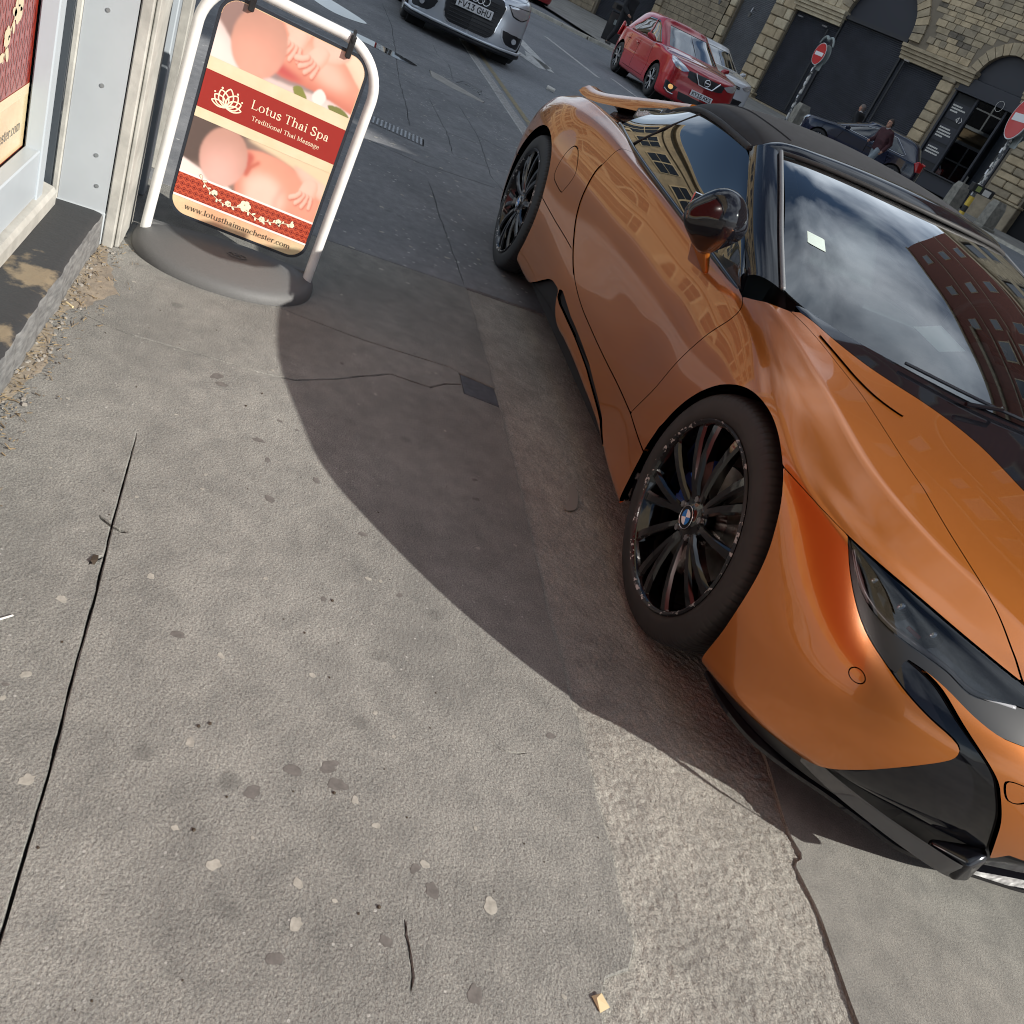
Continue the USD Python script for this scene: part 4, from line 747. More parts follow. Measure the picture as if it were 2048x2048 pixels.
obj('cardboard_scrap', hull([(2.512, -1.333, .002), (2.540, -1.323, .002), (2.532, -1.304, .006), (2.508, -1.314, .006), (2.518, -1.327, .008)]), 'cream_litter', label='cream coloured scrap of card at the broken asphalt corner', cat='litter', smooth=False)
obj('dry_leaf', hull([(1.628, -2.322, .002), (1.655, -2.324, .006), (1.665, -2.314, .003), (1.648, -2.310, .007), (1.630, -2.312, .003)]), 'leaf_brown', label='curled dark brown leaf lying on the long crack', cat='leaf', smooth=False)
sc = smooth_poly([(.93, -1.03), (.86, -1.0), (.80, -.985), (.76, -.97), (.80, -.955), (.86, -.965), (.92, -.99)], 4); obj('paper_scrap', ext(Polygon(sc), .003, -.004), 'gum_mid', label='flattened grey paper scrap on the rough strip beside the car sill', cat='litter', smooth=False)

# ------------------------------------------------------------ a small serif alphabet (flat shapes, em units; x-height .47, capitals .70)
def _el(cx, cy, rx, ry, n=48): return affinity.scale(Point(cx, cy).buffer(1., n//4), rx, ry, origin=(cx, cy))
def _ring(cx, cy, rx, ry, ts, tt): return _el(cx, cy, rx, ry).difference(_el(cx, cy, rx-ts, ry-tt))
def _b(x0, y0, x1, y1): return sbox(x0, y0, x1, y1)
def _st(x, y0, y1, w=.085, sl=.055, top=True, bot=True, half=False):
    g = [_b(x-w/2, y0, x+w/2, y1)]
    if bot: g.append(_b(x-w/2-sl, y0, x+w/2+sl, y0+.028))
    if top: g.append(_b(x-w/2-sl, y1-.028, x+(w/2 if half else w/2+sl), y1))
    return g
def _pl(pts, w): return LineString(smooth_poly(pts, 6, False)).buffer(w/2, cap_style=1)
def _ln(a, b, w): return LineString([a, b]).buffer(w/2, cap_style=2)
def _arch(x0, x1, w=.085): # n-shoulder
    c = (x0+x1)/2; return [_ring(c, .30, (x1-x0)/2+w/2, .18, w, .04).intersection(_b(x0-w, .30, x1+w, .6)), _b(x1-w/2, .02, x1+w/2, .31), _b(x1-w/2-.05, 0, x1+w/2+.05, .028)]
def _glyphs():
    U = shapely.union_all; G = {}
    S = lambda h, x0=.06, x1=.40, w=.075: _pl([(x1-.02, h*.80), (x1-.08, h*.95), ((x0+x1)/2, h*.985), (x0+.04, h*.87), (x0+.06, h*.66), ((x0+x1)/2, h*.52), (x1-.03, h*.36), (x1-.02, h*.15), ((x0+x1)/2, h*.02), (x0+.06, h*.06), (x0, h*.24)], w)
    G['L'] = (U(_st(.16, 0, .70)+[_b(.1, 0, .55, .035), _b(.52, 0, .56, .17)]), .60)
    G['o'] = (_ring(.26, .235, .235, .25, .085, .03), .52)
    G['t'] = (U([_b(.11, .06, .19, .60), _b(.02, .435, .30, .47), _pl([(.15, .12), (.17, .03), (.24, .015), (.31, .06)], .05), Polygon([(.04, .46), (.12, .62), (.19, .62), (.19, .46)])]), .33)
    G['u'] = (U([_b(.08, .12, .165, .47), _b(.02, .442, .165, .47), _b(.40, 0, .485, .47), _b(.34, .442, .485, .47), _b(.40, 0, .54, .028), _ring(.27, .15, .19, .165, .085, .05).intersection(_b(0, -.1, .46, .15))]), .56)
    G['s'] = (S(.47, .05, .35), .40)
    G['T'] = (U(_st(.30, 0, .70, top=False)+[_b(.02, .665, .58, .70), _b(.02, .56, .055, .70), _b(.545, .56, .58, .70)]), .60)
    G['h'] = (U(_st(.12, 0, .72, half=True)+_arch(.12, .42)), .54)
    G['n'] = (U(_st(.12, 0, .47, half=True)+_arch(.12, .42)), .54)
    G['m'] = (U(_st(.12, 0, .47, half=True)+_arch(.12, .40)+_arch(.40, .68)), .80)
    G['a'] = (U([_b(.28, .03, .365, .36), _ring(.215, .32, .15, .16, .085, .04).intersection(_b(0, .32, .5, .6)), _el(.10, .36, .045, .045), _ring(.20, .135, .165, .145, .085, .035), _b(.28, 0, .42, .03)]), .46)
    G['i'] = (U(_st(.13, 0, .47, half=True)+[_el(.125, .63, .055, .055)]), .26)
    G['S'] = (S(.70, .06, .44, .085), .52)
    G['p'] = (U(_st(.11, -.22, .47, half=True)+[_ring(.29, .235, .215, .25, .085, .035).intersection(_b(.11, -.1, .6, .6))]), .54)
    G['d'] = (U([_b(.36, 0, .445, .72), _b(.28, .692, .445, .72), _b(.36, 0, .51, .028), _ring(.25, .235, .215, .25, .085, .035).intersection(_b(0, -.1, .40, .6))]), .54)
    G['r'] = (U(_st(.12, 0, .47, half=True)+[_pl([(.15, .30), (.21, .41), (.28, .45), (.35, .42)], .055), _el(.34, .41, .045, .045)]), .39)
    G['l'] = (U(_st(.13, 0, .72, half=True)), .26)
    G['M'] = (U(_st(.13, 0, .70, .04)+_st(.70, 0, .70)+[_ln((.13, .70), (.41, .03), .085), _ln((.41, .03), (.69, .70), .035)]), .84)
    G['g'] = (U([_ring(.22, .315, .165, .165, .075, .035), _pl([(.12, .17), (.09, .10), (.18, .06), (.32, .05), (.42, -.03), (.38, -.14), (.22, -.19), (.07, -.15), (.05, -.06), (.14, .04)], .045), _ln((.34, .43), (.45, .46), .05)]), .47)
    G['e'] = (U([_ring(.23, .235, .205, .25, .08, .03).difference(_b(.25, .12, .6, .225)), _b(.08, .225, .40, .26)]), .46)
    G['c'] = (U([_ring(.24, .235, .215, .25, .085, .03).difference(_b(.28, .10, .6, .36)), _el(.36, .36, .045, .045)]), .45)
    G['w'] = (U([_ln((.06, .47), (.20, 0), .075), _ln((.20, 0), (.34, .46), .035), _ln((.34, .46), (.48, 0), .075), _ln((.48, 0), (.62, .47), .035), _b(0, .445, .14, .47), _b(.27, .445, .41, .47), _b(.55, .445, .69, .47)]), .68)
    G['.'] = (_el(.10, .05, .055, .055), .20); G[' '] = (Polygon(), .24)
    return G
_GL = _glyphs()
def serif(text, width):
    x = 0; gs = []
    for ch in text:
        g, w = _GL[ch]
        if not g.is_empty: gs.append(affinity.translate(g, x, 0))
        x += w+.02
    g = shapely.union_all(gs); k = width/x; return affinity.scale(g, k, k, origin=(0, 0)), k

# ------------------------------------------------------------ shop front on the left
mat('shop_grey', (.36, .385, .40), .5, var=.06, vscale=2.5, bump=.10, bscale=14, bdist=.004, rvar=.1, coords='world')
mat('shop_cream', (.38, .37, .335), .6, var=.18, vscale=9, bump=.2, bscale=30, coords='world')
mat('frame_white', (.38, .42, .45), .35, var=.05, vscale=3, coords='world')
mat('jamb_dark', (.055, .065, .075), .35, coords='world')
mat('step_top', (.030, .031, .032), .62, color2=(.21, .165, .105), vscale=3.1, ramp=(.575, .53), bump=.5, bscale=30, bdist=.006, coords='world', detail=9)
mat('step_face', (.20, .20, .195), .8, color2=(.10, .10, .10), vscale=22, bump=.4, bscale=60, coords='world', stretch=(1, 1, 3))
mat('poster_red', (.28, .028, .015), .25, coat=.5); mat('poster_dark', (.17, .012, .006), .25, coat=.5); mat('poster_cream', (.66, .55, .32), .25, coat=.5, color2=(.62, .38, .20), vscale=5, ramp=(.3, .62)); mat('poster_line', (.62, .52, .34), .3)
mat('sandstone', (.36, .28, .17), .85, color2=(.24, .19, .12), vscale=1.4, bump=.3, bscale=20, coords='world')
mat('dark_window', (.02, .022, .026), .06, coat=1.)
mat('screw', (.30, .32, .33), .4, .6)
step = thing('shop_step', 'worn black and tan painted doorstep along the foot of the shop front', 'step')
def worn_box(x0, x1, y0, y1, z0, z1):
    gx = np.arange(x0, x1+.001, .02); prof = [(y0, z0), (y0, z1)]
    ys = [y0, (y0+y1)/2, y1-.03, y1-.012, y1-.004, y1, y1+.001, y1+.002]; zs = [z1, z1, z1, z1-.001, z1-.005, z1-.013, z1*.5, z0]
    V = []; 
    for x in gx:
        w = meshkit.fbm(np.array([[x*7, 1., 1.]]), 4, 3)[0]-.5; e = meshkit.noise(np.array([[x*40, 2., 1.]]), 4)[0]-.5
        V.append([(x, y+(w*.012+e*.006 if k >= 3 else 0), z+(w*.008*(k >= 2)-abs(e)*.006*(k in (3, 4, 5)))) for k, (y, z) in enumerate(zip(ys, zs))])
    return loftgrid(V)
wb_ = worn_box(-.005, 4.0, -3.3, -2.652, 0, .115)
fn = wb_.face_normals; topf = np.abs(fn[:, 2]) > .5
obj('tread', wb_.submesh([np.where(topf)[0]], append=True), 'step_top', step, smooth=35); obj('riser', wb_.submesh([np.where(~topf)[0]], append=True), 'step_face', step, smooth=35)
obj('end_face', bx((-.012, -2.98, .055), (.014, .65, .110)), 'step_face', step)
shop = thing('shop_facade', 'grey painted shop front with red and gold window poster and fluted pillar', 'shop front')
obj('pillar_panel', bx((-.135, -2.722, 1.5), (.27, .150, 3.0)), 'shop_grey', shop)
obj('pillar_plinth', bx((-.135, -2.735, .06), (.285, .18, .118), bev=.004), 'shop_grey', shop)
for y0, w, x1, n in [(-2.625, .036, .006, 'pillar_trim'), (-2.808, .020, .010, 'pillar_trim')]: obj(n, bx((x1-.15, y0, 1.5), (.30, w, 3.0), bev=.004), 'shop_cream', shop)
obj('pillar_return', bx((-.15, -2.598, 1.5), (.26, .014, 3.0), bev=.003), 'shop_cream', shop)
for z, y in [(.30, -2.70), (.52, -2.715), (.74, -2.73), (.20, -2.685), (.96, -2.70)]: obj('screw', cyl((-.002, y, z), (.003, y, z), .0065, 12), 'screw', shop)
obj('jamb', bx((.08, -2.872, 1.6), (.17, .03, 3.0)), 'jamb_dark', shop); obj('jamb_bead', bx((.062, -2.852, 1.6), (.010, .016, 3.0)), 'frame_white', shop); obj('jamb_bead', bx((.012, -2.83, 1.6), (.02, .02, 3.0)), 'jamb_dark', shop)
obj('window_post', bx((.195, -2.835, 1.6), (.07, .05, 2.97), bev=.004), 'frame_white', shop)
obj('window_rail', bx((2.1, -2.838, .255), (3.8, .045, .150), bev=.004), 'frame_white', shop)
obj('window_sill', hull([(x, y, z) for x in (.06, 4.) for y, z in ((-2.86, .185), (-2.80, .172), (-2.79, .158), (-2.79, .116), (-2.86, .116))]), 'shop_cream', shop)
wp = obj('window_poster', bx((2.1, -2.872, 1.7), (3.74, .012, 2.75)), 'poster_red', shop)
def wframe(g, z): return frame(flat(g), (0, -2.866+z, 0), (-1, 0, 0), (0, 0, 1), (0, 1, 0))
obj('cream_band', wframe(sbox(-3.9, .33, -.232, .485), .0012), 'poster_cream', wp, smooth=False); obj('band_line', wframe(sbox(-3.9, .485, -.232, .515), .0012), 'poster_line', wp, smooth=False)
lat = []
for i in range(40):
    for j in range(22):
        x, z = -.26-.048*i, .55+.075*j; lat.append(Polygon([(x, z-.03), (x+.0185, z), (x, z+.03), (x-.0185, z)]).exterior.buffer(.0022)); lat.append(Polygon([(x-.024, z-.03+.0375), (x-.024+.006, z+.0375), (x-.024, z+.03+.0375), (x-.030, z+.0375)]))
obj('lattice', wframe(shapely.union_all(lat).intersection(sbox(-2.2, .52, -.235, 2.2)), .0008), 'poster_dark', wp, smooth=False, kind='stuff')
tg, k = serif('www.lotusthaimanchester.com', .62); obj('web_address', wframe(affinity.translate(tg, -.905, .39), .002), 'jamb_dark', wp, smooth=False)
def flower(c, r, n=5, a0=0.): return [(_el(c[0]+r*.55*math.cos(a0+2*PI*k/n), c[1]+r*.55*math.sin(a0+2*PI*k/n), r*.42, r*.42, 20)) for k in range(n)]+[_el(c[0], c[1], r*.3, r*.3, 16)]
def leaf(c, L, a): return affinity.translate(affinity.rotate(_el(0, 0, L/2, L*.27, 24), math.degrees(a), origin=(0, 0)), *c)
def vine(pts, lw, leaves, flowers):
    P = smooth_poly(pts, 8, False); g = [LineString(P).buffer(lw)]; rgv = np.random.default_rng(5)
    for k in range(leaves):
        i = int((k+.5)/leaves*(len(P)-1)); d = P[min(i+1, len(P)-1)]-P[i-1]; a = math.atan2(d[1], d[0])+(1.0 if k % 2 else -1.0); L = lw*rgv.uniform(9, 13); g.append(leaf(P[i]+L*.5*np.array([math.cos(a), math.sin(a)]), L, a))
    for c, r in flowers: g += flower(c, r, 6, rgv.random())
    return g
vg = vine([(-.275, 1.0), (-.30, .92), (-.33, .84), (-.40, .76), (-.47, .70), (-.52, .62)], .0035, 15, [((-.31, .93), .035), ((-.42, .74), .04), ((-.50, .68), .03)])
for i, q in enumerate(vg): obj('vine_leaf' if i else 'vine_stem', wframe(q.intersection(sbox(-3, .52, -.235, 2)), .0014+.0001*(i % 5)), 'poster_line', wp, smooth=False)
wgm = glass('shop_glass', (.93, .95, .95), boost=1.4); obj('window_glass', bx((2.1, -2.893, 1.7), (3.74, .006, 2.75)), 'shop_glass', shop)
# dark shop fronts further along the street, seen edge on behind the sign
for i, (x0, x1, y, m) in enumerate([(-.36, -.30, -2.66, 'jamb_dark'), (-.44, -.37, -2.64, 'frame_white'), (-.60, -.45, -2.67, 'jamb_dark'), (-.70, -.62, -2.635, 'frame_white'), (-.95, -.72, -2.66, 'jamb_dark'), (-1.10, -1.0, -2.63, 'shop_cream')]): obj('door_frame', bx(((x0+x1)/2, y, 1.5), (x1-x0, .05, 3.0), bev=.004), m, shop)
own = thing('corner_building', 'sandstone corner building over the grey shop front', 'building')
obj('wall', bx((3.4, -6.3, 6.2), (9.4, 6.8, 6.2)), 'sandstone', own); obj('wall', bx((3.4, -6.4, 1.55), (9.3, 6.6, 3.1)), 'jamb_dark', own); obj('fascia', bx((3.3, -2.82, 3.25), (9.5, .26, .42), bev=.02), 'jamb_dark', own); obj('cornice', bx((3.4, -6.2, 9.4), (9.8, 7.2, .35), bev=.05), 'sandstone', own)
mat('stone_frame', (.45, .36, .22), .8)
row = thing('terrace_building', 'sunlit sandstone building with rows of tall windows beyond the side street', 'building')
obj('wall', bx((-53., -11.2, 5.3), (40., 16.6, 11.2)), 'sandstone', row); obj('cornice', bx((-53., -11.2, 10.95), (40.8, 17.4, .4), bev=.06), 'sandstone', row)
for fl in range(3):
    obj('string_course', bx((-53., -11.2, 3.3+3.3*fl), (40.3, 16.9, .22), bev=.03), 'sandstone', row)
    for i in range(5):
        y, z = -4.5-3.3*i, 1.75+3.3*fl; w = obj('window', bx((-32.97, y, z), (.10, 2.3, 2.1)), 'stone_frame', row)
        for a in (-.58, .58):
            for b in (-.48, .48): obj('pane', bx((-32.91, y+a, z+b), (.03, 1.0, .88)), 'dark_window', w)
    for i in range(9):
        x, z = -35.-3.6*i, 1.75+3.3*fl; w = obj('window', bx((x, -2.87, z), (2.5, .10, 2.5)), 'frame_white', row)
        for a in (-.58, .58):
            for b in (-.55, .55): obj('pane', bx((x+a, -2.81, z+b), (1.05, .03, 1.0)), 'dark_window', w)

# ------------------------------------------------------------ swing sign on the pavement
mat('sign_white', (.68, .67, .64), .35, var=.08, vscale=12, coat=.3)
mat('sign_edge', (.02, .024, .032), .4)
mat('print_red', (.29, .022, .016), .3, coat=.4); mat('print_cream', (.64, .52, .33), .3, coat=.4, color2=(.70, .60, .42), vscale=6); mat('print_base', (.64, .53, .32), .3, coat=.4, color2=(.68, .36, .21), vscale=7, ramp=(.36, .62))
mat('print_skin', (.80, .42, .30), .3, coat=.4, color2=(.78, .50, .40), vscale=9); mat('print_skin_deep', (.66, .22, .17), .3, coat=.4); mat('print_skin_pale', (.84, .56, .46), .3, coat=.4)
mat('print_grey', (.17, .15, .15), .3, coat=.4, color2=(.28, .22, .20), vscale=8); mat('print_towel', (.85, .76, .72), .3, coat=.4, color2=(.88, .68, .64), vscale=10); mat('print_green', (.25, .30, .10), .3, coat=.4); mat('print_lattice_base', (.46, .075, .035), .3, coat=.4); mat('print_lattice', (.16, .012, .010), .3, coat=.4); mat('print_ink', (.06, .05, .035), .4); mat('print_letter', (.82, .72, .52), .35)
def oval_mat(name, top, mid, bot, cz, rz_):
    N = {'t': ('texture_coordinate', {}), 's': ('separate_xyz', {}), 'm': ('map_range', dict(from_min=cz-rz_, from_max=cz+rz_, clamp=True)), 'r': ('rgb_ramp', dict(ramp=[(0, bot), (.45, mid), (1, top)])), 'p': ('principled_bsdf', dict(roughness=.3, coat_weight=.4))}
    _mats[name] = usdkit.material(stage, '/World/Looks/'+name, N, [('t.object', 's.vector'), ('s.z', 'm.value'), ('m.result', 'r.fac'), ('r.color', 'p.base_color')], surface='p.BSDF')
mat('base_rubber', (.105, .105, .103), .62, var=.15, vscale=260, bump=.35, bscale=320, bdist=.002, detail=2)
SL = math.radians(3.0)
sign = thing('swing_sign', 'white framed pavement sign with red spa advert hanging over a grey rubber base', 'sign', (-.19, -2.238, 0))
def lean(m):
    m = tm(m).copy(); c, s = math.cos(-SL), math.sin(-SL); y, z = m.vertices[:, 1].copy(), m.vertices[:, 2].copy(); m.vertices[:, 1] = c*y-s*z; m.vertices[:, 2] = s*y+c*z; return m
W_, H_, R_ = .300, .925, .165
fp_ = [(0, -W_, .01)]+[(0, -W_, z) for z in np.linspace(.05, H_-R_, 6)]+[(0, -W_+R_*(1-math.cos(a)), H_-R_+R_*math.sin(a)) for a in np.linspace(.08, PI/2, 12)]
fp_ += [(0, y, H_) for y in np.linspace(-W_+R_+.02, W_-R_-.02, 5)]+[(x, -y, z) for x, y, z in fp_[::-1]]
obj('frame', lean(tube(fp_, .0180, 18)), 'sign_white', sign, smooth=True)
PW, PH, PZ, PY = .488, .748, .130, .006
def art(g, d): return lean(frame(flat(g), (.0115+d*.00016, -PW/2+PY, PZ), (0, 1, 0), (0, 0, 1), (1, 0, 0)))
rr = sbox(0, 0, PW, PH).buffer(-.058).buffer(.058, quad_segs=10)
pnl = obj('panel', lean(frame(ext(rr.buffer(.011), .020), (-.009, -PW/2+PY, PZ), (0, 1, 0), (0, 0, 1), (1, 0, 0))), 'sign_edge', sign, smooth=30)
def B(b): return PH*(1-b)
def A_(a): return PW*a
def pr(name, g, m, d):
    g = g.intersection(rr); 
    if not g.is_empty: return obj(name, art(g, d), m, pnl, smooth=False)
def ab(*pts): return Polygon(smooth_poly([(A_(a), B(b)) for a, b in pts], 6)).buffer(0)
def band(b0, b1): return sbox(-1, B(b1), 1, B(b0))
pr('poster', rr, 'print_base', 1)
# the two printed photographs: soft painted pictures, one colour to each point of a fine sheet
from scipy.ndimage import gaussian_filter
def picture(b0, b1, layers, ground):
    """layers: (shape in (a, b), colour, blur in mm, (shade colour, direction, amount))"""
    nx, ny = 245, int(374*(b1-b0)); aa, bb = np.meshgrid(np.linspace(0, 1, nx), np.linspace(b0, b1, ny), indexing='ij'); mm = np.stack([aa*PW*1000, bb*PH*1000], -1)
    img = np.ones((nx, ny, 3))*np.array(ground); img *= (1+.35*(meshkit.fbm(np.stack([aa*5, bb*7, aa*0], -1), 4, 3)-.5))[..., None]
    for shp, col, blur, shade in layers:
        m = shapely.contains_xy(shp, aa.ravel(), bb.ravel()).reshape(aa.shape).astype(float); m = gaussian_filter(m, blur/2.) if blur else m
        c = np.ones_like(img)*np.array(col)
        if shade:
            sc, off, wd, k = shade; inner = gaussian_filter(shapely.contains_xy(affinity.translate(shp, *off), aa.ravel(), bb.ravel()).reshape(aa.shape).astype(float), wd/2.); t = np.clip(1-inner, 0, 1)*k; c = c*(1-t[..., None])+np.array(sc)*t[..., None]
        c = c*(1+.10*(meshkit.fbm(np.stack([aa*9, bb*13, aa*0+3], -1), 3, 9)-.5))[..., None]
        img = img*(1-m[..., None])+c*m[..., None]
    P2 = np.stack([aa*PW, PH*(1-bb)], -1); keep = shapely.contains_xy(rr, P2[..., 0].ravel(), P2[..., 1].ravel()).reshape(aa.shape)
    v = np.stack([P2[..., 0], P2[..., 1], aa*0], -1).reshape(-1, 3); i = np.arange(nx*ny).reshape(nx, ny); q = keep[:-1, :-1] & keep[1:, :-1] & keep[1:, 1:] & keep[:-1, 1:]
    f = np.concatenate([np.stack([i[:-1, :-1], i[1:, 1:], i[1:, :-1]], -1)[q], np.stack([i[:-1, :-1], i[:-1, 1:], i[1:, 1:]], -1)[q]])
    used, f = np.unique(f, return_inverse=True); f = f.reshape(-1, 3); v = v[used]; ink = np.clip(img*np.array([.90, .84, .82]), 0, 1).reshape(-1, 3)[used]
    m = trimesh.Trimesh(v, f, process=False); mw = lean(frame(m, (.0115+3*.00016, -PW/2+PY, PZ), (0, 1, 0), (0, 0, 1), (1, 0, 0))); nrm = np.tile(lean(trimesh.Trimesh([[1., 0, 0], [0, 0, 0], [0, 0, 1]], [[0, 1, 2]], process=False)).vertices[0], (len(v), 1))
    p_ = obj('picture', (np.array(mw.vertices), np.array(mw.faces), nrm), 'print_photo', pnl)
    UsdGeom.PrimvarsAPI(p_).CreatePrimvar('ink', Sdf.ValueTypeNames.Color3fArray, 'vertex').Set(Vt.Vec3fArray.FromNumpy(ink.astype(np.float32)))
_mats['print_photo'] = usdkit.material(stage, '/World/Looks/print_photo', {'a': ('attribute', dict(attribute='ink')), 'p': ('principled_bsdf', dict(roughness=.3, coat_weight=.4))}, [('a.color', 'p.base_color')], surface='p.BSDF')
def sh(*pts): return Polygon(smooth_poly(pts, 8)).buffer(0)
def ov(a, b, ra, rb): return _el(a, b, ra, rb, 64)
SK, SD, SP, TW = (.78, .36, .26), (.50, .13, .09), (.84, .56, .46), (.84, .74, .70)
def hand(c, an, s, n0=-1):
    """a hand seen from above: palm and four fingers lying on the skin"""
    out = []; R = lambda x, y: (c[0]+s*(x*math.cos(an)-y*math.sin(an)), c[1]+s*.66*(x*math.sin(an)+y*math.cos(an)))
    out.append((sh(*[R(x, y) for x, y in [(-.05, -.10), (.05, -.12), (.085, -.02), (.07, .07), (0, .09), (-.07, .05)]]), SP, 2., (SK, (-.012, -.012), 8., .8)))
    for f in range(4):
        x0 = .055-.036*f; L = (.085, .105, .10, .075)[f]; pts = [R(x0, .04), R(x0-.012*(f-1), .04+L*.55), R(x0-.028*(f-.6), .04+L)]; g = LineString(pts).buffer(.0165*s); out += [(affinity.translate(g, .005, .004), SD, 3., None), (g, SP, 1.6, (SK, (-.007, -.004), 4., .75))]
    return out
L1 = [(sh((-.05, .0), (.10, -.02), (.16, .10), (.10, .19), (-.05, .17)), (.30, .20, .18), 8., None), (sh((-.05, .10), (.12, .17), (.30, .235), (.62, .235), (1.05, .21), (1.05, .30), (-.05, .30)), TW, 4., ((.62, .48, .46), (0, .025), 14., .6)), (sh((.60, -.05), (1.05, -.05), (1.05, .16), (.90, .09), (.74, .03)), (.82, .68, .52), 4., ((.6, .42, .3), (.02, -.02), 14., .5)),
 (sh((.28, .05), (.42, -.01), (.62, .0), (.80, .03), (.93, .09), (1.06, .17), (1.06, .245), (.82, .225), (.62, .215), (.46, .215), (.34, .18)), SK, 3., (SD, (.012, -.035), 26., .75)), (sh((.55, .06), (.75, .06), (.92, .14), (.80, .17), (.62, .13)), (.86, .52, .42), 16., None), (sh((.36, .15), (.50, .175), (.62, .20), (.50, .215), (.40, .20)), (.52, .10, .10), 9., None)]
L1 += [(sh((.36, -.06), (.56, -.06), (.58, .02), (.50, .06), (.42, .02)), SP, 3., (SK, (-.01, 0), 10., .7)), (sh((.62, -.02), (.86, -.0), (.84, .05), (.72, .085), (.62, .05)), SP, 3., (SK, (0, -.01), 10., .7))]+hand((.50, .055), .15, .80)+hand((.655, .085), .45, .80)
L1 += [(sh((.57, .235), (.62, .222), (.68, .262), (.65, .275), (.59, .262)), (.24, .26, .07), 1.5, None), (sh((.83, .245), (.92, .237), (.99, .258), (.95, .272), (.86, .268)), (.20, .22, .07), 1.5, None), (sh((.71, .225), (.75, .195), (.80, .22), (.78, .262), (.72, .258)), (.86, .80, .76), 2., None), (ov(.280, .128, .185, .150), (.80, .40, .31), 3.5, ((.42, .26, .20), (.0, .10), 46., .75))]
picture(0., .262, L1, (.30, .25, .24))
L2 = [(sh((-.05, .52), (.30, .52), (.36, .60), (.20, .70), (.05, .75), (-.05, .74)), (.115, .085, .075), 9., None), (sh((.40, .535), (1.05, .535), (1.05, .62), (.85, .60), (.6, .565)), (.78, .62, .42), 6., None), (sh((-.05, .735), (.12, .755), (.35, .79), (.35, .81), (-.05, .81)), TW, 3., None), (sh((.36, .62), (.46, .575), (.62, .570), (.78, .595), (.92, .645), (1.06, .70), (1.06, .81), (.7, .82), (.50, .82), (.40, .80)), SK, 4., (SD, (.010, -.030), 30., .6)),
 (sh((.46, .70), (.58, .665), (.70, .70), (.76, .775), (.68, .81), (.52, .81), (.46, .77)), (.88, .60, .50), 16., None), (sh((.40, .60), (.46, .605), (.455, .66), (.44, .70), (.40, .69)), (.52, .13, .10), 6., None), (LineString([(.44, .70), (.455, .66), (.50, .625)]).buffer(.010), SD, 5., None), (LineString([(.70, .81), (.69, .76), (.71, .70)]).buffer(.008), (.62, .28, .22), 9., None), (sh((.74, .57), (.90, .585), (1.05, .62), (1.05, .69), (.95, .67), (.85, .64)), SP, 4., (SK, (0, -.012), 10., .6))]+hand((.885, .665), .10, .80)+[(ov(.262, .665, .165, .140), (.80, .48, .42), 3.5, ((.36, .20, .14), (.0, .085), 40., .7))]
picture(.535, .797, L2, (.26, .19, .16))
# band with the name
pr('line_print', band(.262, .318), 'print_cream', 9); pr('name_band', band(.318, .490), 'print_red', 10); pr('line_print', band(.490, .535), 'print_cream', 9)
g, k = serif('Lotus Thai Spa', A_(.572)); pr('name_lettering', affinity.translate(g, A_(.338), B(.402)), 'print_letter', 12)
g, k = serif('Traditional Thai Massage', A_(.50)); pr('subtitle_lettering', affinity.translate(g, A_(.366), B(.452)), 'print_letter', 12)
lc = np.array([A_(.185), B(.445)])
def petal(an, L, w):
    p = smooth_poly([(0, 0), (-w, L*.5), (0, L), (w, L*.5)], 8); return affinity.translate(affinity.rotate(Polygon(p), an, origin=(0, 0)), *lc)
for an, L, w in [(0, .062, .017), (30, .056, .017), (-30, .056, .017), (58, .052, .015), (-58, .052, .015), (82, .05, .010), (-82, .05, .010)]: pr('lotus_petal', petal(an, L, w).exterior.buffer(.0021), 'print_letter', 12+an*.004)
for sx in (-1, 1): pr('lotus_dot', Point(lc[0]+sx*.026, lc[1]+.056).buffer(.0035), 'print_letter', 12); pr('lotus_dot', Point(lc[0]+sx*.046, lc[1]+.036).buffer(.003), 'print_letter', 12)
# patterned band with a vine, web address
pr('line_print', band(.796, .806), 'print_towel', 8.2); lb = pr('pattern_band', band(.806, .912), 'print_lattice_base', 8); pr('line_print', band(.912, .922), 'print_towel', 8.2)
lt = []
for i in range(24):
    for j in range(5):
        x, y = .0208*i+(.0104 if j % 2 else 0), B(.912)+.002+.0198*j; lt.append(Polygon([(x, y-.0088), (x+.0092, y), (x, y+.0088), (x-.0092, y)]).exterior.buffer(.0009)); lt.append(Polygon([(x, y-.0045), (x+.0045, y), (x, y+.0045), (x-.0045, y)]))
pr('lattice_print', shapely.union_all(lt).intersection(band(.808, .910)), 'print_lattice', 9)
V2 = vine([(A_(.16), B(.80)), (A_(.24), B(.845)), (A_(.36), B(.878)), (A_(.5), B(.862)), (A_(.62), B(.885)), (A_(.74), B(.868)), (A_(.86), B(.845))], .0012, 26, [((A_(.50), B(.848)), .022), ((A_(.27), B(.842)), .012), ((A_(.38), B(.868)), .012), ((A_(.64), B(.878)), .012), ((A_(.76), B(.86)), .012), ((A_(.86), B(.85)), .010)])
for i, q in enumerate(V2): obj('vine_print', art(q.buffer(.0009), 9.6+.1*(i % 4)), 'print_lattice', pnl, smooth=False); obj('vine_print', art(q.buffer(-.0002), 10.2+.1*(i % 4)), 'print_letter', pnl, smooth=False)
g, k = serif('www.lotusthaimanchester.com', A_(.80)); pr('web_lettering', affinity.translate(g, A_(.10), B(.970)), 'print_ink', 12)
for y in (-.155, .175): obj('hanging_clip', [lean(bx((.016, y, H_-.025), (.022, .020, .075), bev=.004)), lean(tube([(0+.026*math.cos(a), y, H_+.026*math.sin(a)) for a in np.linspace(0, 2*PI, 20, endpoint=False)], .005, 6, True))], 'black_plastic', sign, smooth=40)
